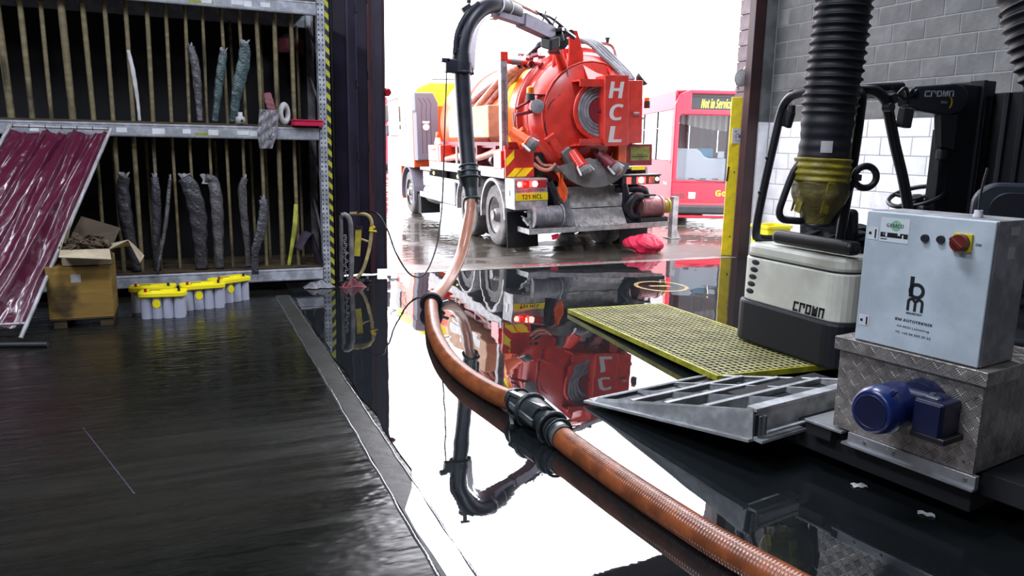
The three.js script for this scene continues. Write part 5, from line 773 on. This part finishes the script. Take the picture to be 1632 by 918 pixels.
// ================================================================ RIGHT: FORKLIFT AND EXHAUST DUCTS
{
  const t = thing('forklift', 'small forklift truck with a cream counterweight, black tubular overhead guard and black mast', 'forklift', [0, 0, 0]);
  // rear counterweight: plan outline rounded at the rear corners, face toward -x
  const plan = (x0, x1, z0, z1, r) => [[x1, z0], ...circ(x0 + r, z0 + r, r, 7, Math.PI * 1.5, Math.PI).map(([a, b]) => [a, b]), ...circ(x0 + r, z1 - r, r, 7, Math.PI, Math.PI / 2), [x1, z1]].map(([x, z]) => [x, -z]);
  const slabY = (x0, x1, z0, z1, r, y0, y1, bev) => ex(plan(x0 + bev, x1, z0 + bev, z1 - bev, r), y1 - y0 - 2 * bev, bev).rotateX(-Math.PI / 2).translate(0, y0 + bev, 0);
  const body = mesh('counterweight', [slabY(4.10, 5.2, -4.88, -3.80, 0.13, 0.425, 0.772, 0.012), slabY(4.104, 5.2, -4.875, -3.805, 0.13, 0.778, 0.885, 0.03)], M.forkWhite, t);
  mesh('body_seam', [slabY(4.112, 5.19, -4.865, -3.815, 0.13, 0.768, 0.785, 0.002)], M.ink, body);
  for (let i = 0; i < 5; i++) mesh('vent', [sp(0.034, 4.098 + 0.002, 0.735 - i * 0.059, -4.69 - i * 0.010, 0.14, 0.62, 1.35)], M.ink, body);
  mesh('lettering', [strokes('crown', 0.31, 0.072, 0.014, 0.003, 0.12).rotateY(-Math.PI / 2).translate(4.0985, 0.477, -4.09)], M.forkBlack, body);
  mesh('lower_body', [slabY(4.07, 5.3, -4.90, -3.78, 0.13, 0.095, 0.425, 0.02)], M.forkBlack, t);
  mesh('side_panel', [span(4.5, 5.25, 0.43, 0.86, -3.80, -3.77, 0.01), span(4.35, 5.3, 0.5, 0.95, -3.80, -3.76, 0.03)], M.forkBlack, t);
  mesh('rear_wheel', [cy(0.2, 0.2, 0.16, 4.5, 0.2, -4.34, 'z', 28)], M.tyre, t); for (const z of [-4.75, -3.9]) mesh('drive_wheel', [cy(0.23, 0.23, 0.16, 5.12, 0.23, z, 'z', 28)], M.tyre, t);
  mesh('rear_cushion', [bx(0.13, 0.10, 0.78, 4.18, 0.955, -4.18, 0.045)], M.black, t); mesh('seat_base', [bx(0.6, 0.08, 0.6, 4.62, 0.92, -4.3, 0.03)], M.black, t); mesh('seat_back', [bx(0.12, 0.28, 0.5, 4.42, 1.06, -4.3, 0.04, [0, 0, 0.12])], M.black, t);
  mesh('cloth', [sweep([[4.36, 0.99, -4.45], [4.55, 1.04, -4.25], [4.72, 1.02, -4.08], [4.95, 0.99, -3.95]], (u, a) => 0.06 * (1 + 0.25 * Math.sin(a * 4 + u * 20)), 40, 16, { flat: () => [0.6, 1.4] }), sweep([[4.34, 0.97, -4.25], [4.5, 1.0, -4.08], [4.62, 0.97, -3.95], [4.7, 0.9, -3.84]], (u, a) => 0.055 * (1 + 0.25 * Math.sin(a * 5 + u * 23)), 40, 16, { flat: () => [0.7, 1.4] })], M.blackMatt, t, { label: 'crumpled black cloth' });
  // overhead guard
  const tr = 0.034;
  mesh('guard_frame', [tube([[4.42, 0.90, -4.80], [4.25, 0.905, -4.82], [4.185, 0.96, -4.81], [4.20, 1.25, -4.79], [4.235, 1.62, -4.755], [4.265, 1.88, -4.73], [4.27, 1.985, -4.68], [4.265, 2.03, -4.57], [4.262, 2.04, -4.3], [4.262, 2.035, -4.05], [4.255, 1.99, -3.96], [4.25, 1.85, -3.95], [4.24, 1.55, -3.955], [4.22, 1.2, -3.97], [4.21, 0.9, -3.98]], tr, 140, 12)], M.black, t);
  mesh('guard_rail', [tube([[4.262, 2.03, -4.0], [4.34, 2.02, -3.93], [4.42, 1.96, -3.90], [4.455, 1.89, -3.90], [4.55, 1.66, -3.895], [4.67, 1.40, -3.89], [4.74, 1.16, -3.88], [4.745, 0.9, -3.88]], 0.036, 90, 12)], M.black, t);
  mesh('guard_rail', [tube([[4.262, 2.03, -4.62], [4.5, 2.06, -4.66], [5.2, 2.07, -4.68]], 0.034, 30, 10), ...[4.5, 4.68, 4.86, 5.04].map((x) => rod([x, 2.045, -4.66], [x, 2.04, -3.92], 0.016)), rod([4.262, 2.035, -4.0], [4.6, 2.06, -3.93], 0.03)], M.black, t);
  mesh('guard_bracket', [bx(0.05, 0.13, 0.09, 4.28, 1.85, -4.66, 0.015, [0.3, 0, 0]), bx(0.04, 0.06, 0.05, 4.27, 1.92, -4.62, 0.01)], M.black, t);
  for (const [y, z, x] of [[1.55, -4.765, 4.23], [1.28, -4.79, 4.205], [1.5, -3.955, 4.24]]) mesh('guard_bolt', [sp(0.017, x - 0.03, y, z)], M.black, t);
  const head = mesh('guard_header', [ex([[4.60, 2.01], [4.66, 2.045], [5.06, 2.085], [5.14, 2.075], [5.185, 2.03], [5.18, 1.97], [5.13, 1.915], [5.0, 1.89], [4.72, 1.91], [4.62, 1.94]], 0.07, 0.015).translate(0, 0, -3.955)], M.forkNavy, t);
  mesh('lettering', [strokes('crown', 0.30, 0.042, 0.009, 0.003, 0.1).applyMatrix4(new THREE.Matrix4().makeRotationZ(0.05)).translate(4.90, 2.022, -3.869)], M.white, head); mesh('swoosh', [ex([...circ(0, 0, 0.045, 10, -1.1, 1.1), ...circ(-0.012, 0, 0.045, 10, 0.9, -0.9)], 0.002).translate(4.99, 1.965, -3.869)], M.yellow, head); mesh('grey_mark', [bx(0.06, 0.018, 0.002, 4.95, 1.965, -3.868)], M.hoseGrey, head);
  mesh('coiled_wire', [tube([[4.46, 1.99, -3.85], [4.52, 2.04, -3.84], [4.58, 1.99, -3.85], [4.64, 2.03, -3.84], [4.66, 1.98, -3.85]], 0.013, 40, 8), tube([[4.46, 2.01, -3.86], [4.54, 1.975, -3.85], [4.6, 2.03, -3.85], [4.66, 1.99, -3.86]], 0.013, 40, 8)], M.black, t);
  mesh('switch_box', [bx(0.10, 0.13, 0.06, 4.585, 1.845, -3.87, 0.012, [0, 0, -0.12]), bx(0.05, 0.02, 0.05, 4.60, 1.925, -3.87, 0.004)], M.steelDark, t); mesh('hinge', [bx(0.05, 0.07, 0.05, 4.45, 1.97, -3.87, 0.008, [0, 0, 0.4]), cy(0.03, 0.03, 0.06, 4.42, 1.91, -3.87, 'z', 16)], M.black, t);
  // steering wheel and column
  const sw = new THREE.Group(); sw.name = 'steering_wheel'; sw.position.set(5.0, 1.29, -4.05); sw.rotation.set(0.1, -0.2, 0.42); t.add(sw);
  mesh('rim', [torus(0.185, 0.017, 0, 0, 0, [Math.PI / 2, 0, 0])], M.black, sw); each('spoke', [0.3, 2.4, 4.5].map((a) => rod([0, -0.03, 0], [0.18 * Math.cos(a), 0, 0.18 * Math.sin(a)], 0.014)), M.black, sw); mesh('hub', [cy(0.045, 0.06, 0.06, 0, -0.03, 0)], M.black, sw);
  mesh('column', [rod([5.02, 1.26, -4.05], [5.1, 0.85, -4.05], 0.05), bx(0.2, 0.16, 0.24, 4.94, 1.14, -3.98, 0.03, [0, 0, -0.3])], M.black, t);
  // mast: channels, cylinder, chains, carriage and backrest
  mesh('mast_channel', [span(5.02, 5.10, 0.1, 1.78, -3.99, -3.90, 0.006), span(5.10, 5.36, 0.1, 2.10, -3.96, -3.90, 0.006), span(5.36, 5.40, 0.1, 2.14, -4.0, -3.88, 0.006)], M.forkBlack, t);
  mesh('mast_bracket', [ex([[4.95, 1.88], [5.12, 1.88], [5.12, 1.64], [4.99, 1.66]], 0.05, 0.005).translate(0, 0, -3.93), bx(0.06, 0.07, 0.05, 5.0, 1.60, -3.88, 0.01), bx(0.03, 0.12, 0.04, 5.0, 1.55, -3.9)], M.steelDark, t);
  mesh('mast_crosshead', [span(5.40, 5.52, 2.02, 2.14, -4.2, -3.9, 0.01)], M.forkBlack, t); mesh('mast_inner', [span(5.46, 5.52, 0.1, 2.08, -4.0, -3.92, 0.005)], M.forkBlack, t); mesh('lift_cylinder', [cy(0.035, 0.035, 1.7, 5.44, 1.0, -4.1)], M.steelDark, t);
  mesh('load_guard', [span(5.62, 5.64, 0.35, 2.06, -4.02, -3.2)], M.blackMatt, t); for (let i = 0; i < 7; i++) mesh('guard_bar', [span(5.585, 5.62, 0.35, 2.06, -4.0 + i * 0.125, -3.965 + i * 0.125, 0.004)], M.forkBlack, t);
  for (const z of [-4.55, -4.0]) mesh('fork', [span(5.61, 5.66, 0.06, 0.5, z - 0.05, z + 0.05), span(5.61, 6.6, 0.05, 0.09, z - 0.05, z + 0.05)], M.steelDark, t);
}
{ // exhaust extraction duct resting on the forklift: ribbed hose, taped yellow band, cone nozzle with handles
  const t = thing('exhaust_duct', 'thick black ribbed extraction duct hanging from the roof, yellow taped nozzle over the forklift tail', 'duct', [0, 0, 0]);
  const P = [[4.415, 1.55, -4.40], [4.418, 1.80, -4.398], [4.428, 2.05, -4.394], [4.44, 2.30, -4.39], [4.452, 2.6, -4.385], [4.47, 3.2, -4.37], [4.52, 4.2, -4.33], [4.6, 5.6, -4.25], [4.65, 7.13, -4.2]];
  const L = curve(P).getLength(); const lam = 0.062;
  const part = (n, gs, m, p, o) => mesh(n, gs.map((g) => g.translate(-4.41, -1.06, 4.40).scale(0.9, 0.9, 0.9).translate(3.975, 1.112, -3.965)), m, p, o);
  part('ribbed_hose', [sweep(P, (u) => { const d = u * L, k = sm(0.28, 0.40, d); return 0.184 + k * 0.021 * Math.pow(Math.abs(Math.sin(d / lam * Math.PI)), 4.5) + (1 - k) * (0.004 * Math.sin(d * 31) + 0.003 * Math.sin(d * 77)); }, 1100, 36)], M.duct, t);
  part('taped_band', [sweep([[4.41, 1.385, -4.402], [4.412, 1.47, -4.401], [4.415, 1.56, -4.40]], (u, a) => 0.203 + 0.006 * Math.sin(u * 22) + 0.004 * Math.sin(a * 5 + u * 6), 30, 36)], M.ductTape, t);
  part('nozzle_cone', [sweep([[4.405, 1.06, -4.405], [4.406, 1.10, -4.405], [4.408, 1.2, -4.404], [4.41, 1.30, -4.403], [4.41, 1.39, -4.402]], (u, a) => (0.10 + 0.10 * sm(0, 0.75, u)) * (1 + 0.035 * Math.sin(a * 6 + 1)), 30, 42)], M.ductWrap, t);
  [0.35, 1.5, 2.5].map((a, i) => bx(0.06, 0.24, 0.012, 4.41 - 0.176 * Math.sin(a + 0.1) , 1.27, -4.40 + 0.176 * Math.cos(a + 0.1), 0.004, [0.25, -a, 0])).forEach((g) => part('nozzle_tape', [g], M.ductTape, t));
  part('duct_sticker', [sheet((u, v) => { const a = -0.95 + u * 0.42; return [4.418 + 0.194 * Math.sin(a), 1.60 + v * 0.085, -4.398 + 0.194 * Math.cos(a)]; }, 6, 2)], (() => { const m = M.pale.clone(); m.side = THREE.DoubleSide; return m; })(), t);
  part('ring_handle', [torus(0.082, 0.026, 4.715, 1.425, -4.27, [0, -0.42, 0]), rod([4.64, 1.40, -4.30], [4.57, 1.22, -4.34], 0.026), rod([4.57, 1.22, -4.34], [4.52, 1.05, -4.36], 0.024), bx(0.06, 0.05, 0.05, 4.66, 1.42, -4.30, 0.008)], M.black, t);
  part('loop_handle', [tube([[4.25, 1.52, -4.47], [4.21, 1.44, -4.49], [4.16, 1.26, -4.51], [4.14, 1.15, -4.52], [4.17, 1.095, -4.51], [4.24, 1.085, -4.48], [4.33, 1.08, -4.44]], 0.027, 50, 12)], M.black, t);
  part('nozzle_mouth', [torus(0.10, 0.012, 4.405, 1.06, -4.405, [Math.PI / 2, 0, 0])], M.black, t);

}
{
  const t = thing('exhaust_duct', 'second black ribbed duct, hanging apart from the one with the yellow nozzle', 'duct', [0, 0, 0]);
  const P = [[5.62, 1.95, -3.42], [5.504, 2.157, -3.511], [5.453, 2.317, -3.566], [5.419, 2.485, -3.615], [5.402, 2.612, -3.648], [5.393, 2.74, -3.677], [5.40, 3.2, -3.68], [5.46, 4.4, -3.6], [5.5, CEIL - 0.01, -3.5]], L = curve(P).getLength();
  mesh('ribbed_hose', [sweep(P, (u) => 0.17 + 0.022 * Math.pow(Math.abs(Math.sin(u * L / 0.066 * Math.PI)), 4), 640, 32)], M.duct, t); mesh('end_cuff', [sweep([[5.70, 1.82, -3.36], [5.67, 1.87, -3.38], [5.62, 1.95, -3.42]], () => 0.19, 8, 32)], M.black, t);
}
{
  const t = thing('yellow_bin', 'bright yellow plastic bin by the white block wall behind the forklift', 'bin', [7.35, 0, -8.15]);
  const o = rrect(-0.2, -0.18, 0.2, 0.18, 0.05), i = rrect(-0.185, -0.165, 0.185, 0.165, 0.04);
  mesh('wall', [ex(o, 0.60, 0.003, [i]).rotateX(-Math.PI / 2), ex(o, 0.02).rotateX(-Math.PI / 2)], M.retroYellow, t); mesh('rim', [ex(rrect(-0.22, -0.2, 0.22, 0.2, 0.06), 0.03, 0.004, [i]).rotateX(-Math.PI / 2).translate(0, 0.58, 0)], M.retroYellow, t);
}
{
  const t = thing('padded_seat', 'black rounded chair back showing above the pale control cabinet', 'chair', [4.71, 0, -2.97], -0.85);
  mesh('backrest', [ex([...circ(0.21, 1.30, 0.12, 10, 0, Math.PI / 2), ...circ(-0.21, 1.30, 0.12, 10, Math.PI / 2, Math.PI), [-0.34, 0.72], [0.34, 0.72]], 0.07, 0.02)], M.forkNavy, t); mesh('back_panel', [ex([...circ(0.16, 1.28, 0.10, 10, 0, Math.PI / 2), ...circ(-0.16, 1.28, 0.10, 10, Math.PI / 2, Math.PI), [-0.27, 0.78], [0.27, 0.78]], 0.02, 0.006).translate(0, 0, 0.085)], M.black, t);
  mesh('seat', [bx(0.6, 0.1, 0.55, 0, 0.55, 0.32, 0.04)], M.black, t); mesh('pedestal', [cy(0.04, 0.05, 0.46, 0, 0.27, 0.3), bx(0.06, 0.3, 0.04, 0, 0.66, 0.03)], M.steelDark, t); mesh('foot', [cy(0.26, 0.28, 0.04, 0, 0.022, 0.3)], M.steelDark, t);
}
// ================================================================ RIGHT FOREGROUND: GRATING, RAMP, BRAKE TEST UNIT
{
  const A = V(3.35, 0.0, -6.43), t = thing('grating_platform', 'yellow plastic grating platform lying over the water in front of the forklift', 'grating', [3.35, 0, -6.43]);
  const Lg = 2.44, Wd = 1.06, h = (s) => 0.05 + 0.045 * s / Lg;   // rises slightly toward the viewer
  const dir = Math.atan2(-0.11, 2.44); t.rotation.y = dir;
  const cross = [], along = []; for (let i = 1; i < 42; i++) { const s = i * Lg / 42; cross.push(bx(Wd - 0.03, 0.005, 0.008, Wd / 2, h(s) - 0.004, s)); } for (let i = 1; i < 20; i++) { const x = i * Wd / 20; along.push(bar([x, h(0) - 0.004, 0.01], [x, h(Lg) - 0.004, Lg - 0.01], 0.009, 0.005)); }
  mesh('grid', [...cross, ...along], M.grateYellow, t);
  mesh('under_sheet', [quad([0.03, h(0) - 0.022, 0.03], [0.03, h(Lg) - 0.022, Lg - 0.03], [Wd - 0.03, h(Lg) - 0.022, Lg - 0.03], [Wd - 0.03, h(0) - 0.022, 0.03], 0.004)], M.blackMatt, t);
  for (const x of [0.012, Wd - 0.012]) mesh('edge', [bar([x, h(0) - 0.02, 0], [x, h(Lg) - 0.02, Lg], 0.026, 0.04)], M.grateEdge, t); for (const s of [0.012, Lg - 0.012]) mesh('edge', [bx(Wd - 0.052, 0.04, 0.024, Wd / 2, h(s) - 0.02, s)], M.grateEdge, t);
  for (const s of [0.25, 0.9, 1.55, 2.2]) mesh('bearer', [bx(Wd - 0.16, h(s) - 0.042, 0.06, Wd / 2, (h(s) - 0.042) / 2 + 0.001, s)], M.blackMatt, t);
}
{
  const t = thing('loading_ramp', 'open topped aluminium wedge ramp of welded bars, low tip toward the hose', 'ramp', [0, 0, 0]);
  // corners: T tip near-left, B tip far, N high near, R high far
  const T0 = V(2.272, 0.028, -3.99), B0 = V(3.26, 0.028, -4.17), N0 = V(2.525, 0.185, -2.805), R0 = V(3.50, 0.185, -2.98), T1 = V(2.29, 0.055, -3.97), B1 = V(3.25, 0.055, -4.145), N1_ = V(2.535, 0.335, -2.83), R1 = V(3.50, 0.335, -3.0);
  const bot = (u, v) => T0.clone().lerp(B0, u).lerp(N0.clone().lerp(R0, u), v), top = (u, v) => T1.clone().lerp(B1, u).lerp(N1_.clone().lerp(R1, u), v);
  const plate = (p, q, th) => quad(bot(...p), bot(...q), top(...q), top(...p), th);
  mesh('side_plate', [plate([0, 0.02], [0, 1], 0.012), bar(bot(-0.012, -0.03), bot(-0.012, 1), 0.05, 0.014)], M.ramp, t); mesh('side_plate', [plate([1, 0.02], [1, 1], 0.012), bar(bot(1, -0.03), bot(1, 1), 0.03, 0.014)], M.ramp, t);
  mesh('tip_bar', [bar(bot(0, 0), bot(1, 0), 0.06, 0.02), plate([0, 0.02], [1, 0.02], 0.01)], M.ramp, t);
  const e = (u) => [top(u, 1.0), bot(u, 1.0)]; mesh('end_channel', [quad(bot(0.03, 1), bot(1, 1), top(1, 1), top(0.03, 1), 0.014), bar(bot(0.0, 1.02), bot(1, 1.02), 0.06, 0.014), bar(top(0.0, 0.99), top(1, 0.99), 0.06, 0.016), bar(bot(0.05, 1.03).add(V(0, 0.035, 0)), bot(1, 1.03).add(V(0, 0.035, 0)), 0.02, 0.01)], M.ramp, t);
  for (const v of [0.27, 0.5, 0.74]) mesh('cross_bar', [quad(bot(0, v).lerp(top(0, v), 0.35), bot(1, v).lerp(top(1, v), 0.35), top(1, v), top(0, v), 0.010), bar(top(0, v), top(1, v), 0.028, 0.010)], M.ramp, t);
  for (const u of [0.34, 0.67]) mesh('long_bar', [quad(bot(u, 0.03).lerp(top(u, 0.03), 0.3), bot(u, 1).lerp(top(u, 1), 0.3), top(u, 1), top(u, 0.03), 0.008)], M.ramp, t);
  for (const v of [0.27, 0.5, 0.74]) for (const u of [0.34, 0.67]) mesh('gusset', [bar(bot(u + 0.015, v).lerp(top(u, v), 0.3), top(u + 0.015, v), 0.022, 0.022, V(1, 0, 0.3))], M.steelDark, t);
  mesh('mesh_floor', [quad(bot(0.01, 0.05), bot(0.99, 0.05), bot(0.99, 0.98), bot(0.01, 0.98), 0.006)], M.steelDark, t);
  each('corner_slot', [bx(0.012, 0.10, 0.02, 2.545, 0.262, -2.79, 0.002), bx(0.012, 0.10, 0.02, 2.575, 0.262, -2.788, 0.002)], M.clampMetal, t); mesh('slot_gap', [bx(0.03, 0.11, 0.012, 2.535, 0.262, -2.80)], M.ink, t);
}
{
  const t = thing('brake_test_unit', 'pale grey control cabinet on a tread plate box with a protruding blue motor', 'machine', [2.854, 0, -2.601], -80.85 * Math.PI / 180);
  // local axes: x along the front face toward the viewer, y up, +z out of the front face
  mesh('chassis', [span(-0.75, 0.62, 0.09, 0.235, -0.85, -0.06, 0.006), span(0.62, 1.15, 0.17, 0.275, -0.62, -0.10, 0.006)], M.blackMatt, t); mesh('chassis_plate', [span(-0.17, 0.04, 0.262, 0.276, -0.55, 0.02, 0.003)], M.alu, t); mesh('chassis_side', [span(-0.16, -0.02, 0.2, 0.26, -0.5, 0.01, 0.003)], M.blackMatt, t);
  for (const [x, z] of [[-0.55, -0.72], [-0.55, -0.2], [0.5, -0.72], [0.5, -0.25]]) mesh('caster', [cy(0.05, 0.05, 0.04, x, 0.051, z, 'x', 20)], M.blackMatt, t);
  const box = mesh('drive_box', [span(-0.022, 0.64, 0.285, 0.672, -0.016, 0.0, 0.003), span(0.624, 0.64, 0.285, 0.672, -0.55, -0.017, 0.003), span(-0.022, -0.006, 0.285, 0.672, -0.55, -0.017, 0.003), span(-0.022, 0.64, 0.285, 0.672, -0.566, -0.551)], M.tread, t);
  mesh('box_lid', [span(-0.045, 0.655, 0.672, 0.735, -0.58, 0.018, 0.005)], M.tread, t); mesh('base_rail', [span(0.07, 0.66, 0.222, 0.284, -0.02, 0.012, 0.003), span(0.05, 0.66, 0.222, 0.232, -0.02, 0.03)], M.alu, t); each('rail_bolt', [[0.16], [0.30], [0.62]].map(([x]) => cy(0.008, 0.008, 0.01, x, 0.26, 0.014, 'z', 10)), M.clampMetal, t);
  for (const [x, y] of [[0.005, 0.38], [0.6, 0.33], [0.61, 0.62]]) mesh('rivet', [cy(0.007, 0.007, 0.006, x, y, 0.002, 'z', 10)], M.clampMetal, box);
  // motor: finned body standing out of the plate, gearbox and terminal box beside it
  const my = 0.530, mx = 0.325; const mo = mesh('motor', [lathe([[0, 0.268], [0.082, 0.268], [0.094, 0.26], [0.104, 0.235], [0.110, 0.20], [0.110, 0.185], [0.104, 0.18], [0.104, 0.06], [0.09, 0.04], [0.09, 0.0]].reverse(), 44, 'z').translate(mx, my - 0.02, 0)], M.blue, t);
  mesh('motor_end', [torus(0.072, 0.004, mx, my - 0.02, 0.268), cy(0.07, 0.07, 0.004, mx, my - 0.02, 0.268, 'z', 36)], M.blueDark, mo); mesh('motor_clip', [bx(0.02, 0.05, 0.02, mx + 0.06, my + 0.07, 0.222, 0.004, [0, 0, -0.6])], M.blue, mo);
  mesh('gearbox', [cy(0.10, 0.11, 0.06, mx + 0.08, my, 0.03, 'z', 36), bx(0.2, 0.17, 0.10, mx + 0.11, my - 0.01, 0.05, 0.03)], M.blueDark, t);
  const tb = mesh('terminal_box', [bx(0.125, 0.15, 0.14, 0.50, 0.515, 0.072, 0.010)], M.blueDark, t); mesh('terminal_lid', [bx(0.112, 0.136, 0.012, 0.50, 0.515, 0.147, 0.005)], M.blueDark, tb); mesh('gland', [cy(0.012, 0.012, 0.02, 0.48, 0.60, 0.08), bx(0.05, 0.006, 0.03, 0.49, 0.593, 0.09, 0.002)], M.clampMetal, tb); mesh('terminal_foot', [bx(0.15, 0.03, 0.16, 0.51, 0.432, 0.07, 0.008)], M.black, tb);
  // cabinet with its door, hinges, controls and print
  const cab = mesh('cabinet', [span(0.046, 0.606, 0.737, 1.345, -0.28, -0.014, 0.006)], M.cabinetSide, t); const dr = mesh('cabinet_door', [span(0.046, 0.604, 0.739, 1.343, -0.012, 0.004, 0.006)], M.cabinet, t);
  const print = (n, g, m = M.ink) => mesh(n, [].concat(g).map((q) => q.translate(0, 0, 0.0042)), m, dr);
  each('lock', [bx(0.012, 0.012, 0.003, 0.072, 1.243, 0), bx(0.006, 0.04, 0.006, 0.098, 1.243, 0), bx(0.012, 0.012, 0.003, 0.074, 0.837, 0), bx(0.006, 0.036, 0.006, 0.100, 0.838, 0)].map((g) => g.translate(0, 0, 0.0055)), M.ink, dr);
  each('lock_plate', [bx(0.05, 0.055, 0.002, 0.085, 1.243, 0.0048), bx(0.05, 0.05, 0.002, 0.086, 0.838, 0.0048)], M.white, dr);
  const stickerMat = canvasMat(256, 208, (c, w, h) => { c.fillStyle = '#cdd3d6'; c.fillRect(0, 0, w, h); c.fillStyle = '#7fae8e'; c.beginPath(); c.arc(140, 66, 46, 0, 7); c.fill(); c.fillStyle = '#9dbfb0'; c.fillRect(120, 40, 14, 40); c.fillRect(150, 30, 12, 30); c.fillStyle = '#16181c'; c.font = 'bold 44px sans-serif'; c.textAlign = 'center'; c.fillText('GEMCO', 130, 82); c.fillRect(6, 128, 244, 42); c.fillStyle = '#cdd3d6'; c.fillRect(50, 130, 18, 34); c.fillRect(160, 128, 22, 20); c.fillRect(200, 140, 12, 30); c.fillRect(30, 138, 8, 10); c.fillStyle = '#5a6066'; c.fillRect(10, 180, 60, 12); }, 0.45);
  printed('sticker', 0.134, 0.108, 0.0015, stickerMat, dr, [0.185, 1.266, 0.0048]);
  mesh('push_button', [cy(0.016, 0.017, 0.014, 0.327, 1.247, 0.010, 'z', 20)], M.ink, dr); mesh('push_button', [cy(0.016, 0.017, 0.014, 0.394, 1.249, 0.010, 'z', 20)], M.ink, dr);
  const sw = mesh('isolator', [bx(0.075, 0.075, 0.012, 0.485, 1.246, 0.010, 0.003)], M.yellow, dr); mesh('isolator_knob', [cy(0.034, 0.036, 0.03, 0.482, 1.246, 0.03, 'z', 28), bx(0.018, 0.066, 0.02, 0.482, 1.246, 0.052, 0.005, [0, 0, 0.9])], M.redKnob, sw); print('switch_mark', [text('ON', 0.022, 0.011, 0.001).translate(0.545, 1.243, 0)]);
  // b over m emblem
  print('emblem', [span(0.283, 0.301, 0.985, 1.075, 0, 0.0012), ex(circ(0.316, 1.013, 0.036, 30), 0.0012, 0, [circ(0.316, 1.013, 0.021, 30)]), ...[0.2985, 0.3335].map((x) => ex([...circ(x, 0.962, 0.0195, 14, 0, Math.PI), ...circ(x, 0.962, 0.0075, 14, Math.PI, 0)], 0.0012)), ...[0.279, 0.310, 0.341].map((x) => span(x, x + 0.012, 0.922, 0.963, 0, 0.0012))]);
  print('emblem_text', [text('BRAKETEST', 0.07, 0.009, 0.001).translate(0.316, 0.911, 0), text('BM AUTOTEKNIK', 0.168, 0.0125, 0.001, 0.1).translate(0.318, 0.876, 0)]);
  print('address_text', [text('DK 8632 Lemming', 0.145, 0.012, 0.001).translate(0.318, 0.845, 0), text('Tlf. +45 86 859 20 22', 0.16, 0.011, 0.001).translate(0.320, 0.818, 0)], mat([0.13, 0.15, 0.18], 0.5));
  each('side_label', [bx(0.001, 0.05, 0.05, 0.6066, 1.21, -0.14), bx(0.001, 0.035, 0.07, 0.6066, 1.30, -0.15)], M.lettering, cab); mesh('cable_gland', [cy(0.016, 0.016, 0.03, 0.467, 1.36, -0.12), cy(0.02, 0.02, 0.012, 0.467, 1.352, -0.12, 'y', 6)], M.white, cab); mesh('gland_cable', [tube([[0.467, 1.37, -0.12], [0.468, 1.46, -0.12], [0.475, 1.55, -0.13]], 0.005, 16, 6)], M.black, cab);
}
for (const [i, [x, z, a, l]] of [[2.93, -2.50, 0.4, 'scrap of pale paper stuck to the wet floor below the motor'], [2.98, -2.17, 1.0, 'smaller pale paper scrap on the wet floor nearer the box corner']].entries()) single('paper_scrap', l, 'scrap', [sheet((u, v) => [x + (u - 0.5) * 0.07 * Math.cos(a) - (v - 0.5) * (i ? 0.035 : 0.05) * Math.sin(a), 0.007 + 0.006 * Math.sin(u * 6 + v * 3) ** 2, z + (u - 0.5) * 0.07 * Math.sin(a) + (v - 0.5) * 0.045 * Math.cos(a)], 8, 6)], (() => { const m = M.white.clone(); m.side = THREE.DoubleSide; return m; })());

renderer.render(scene, camera);
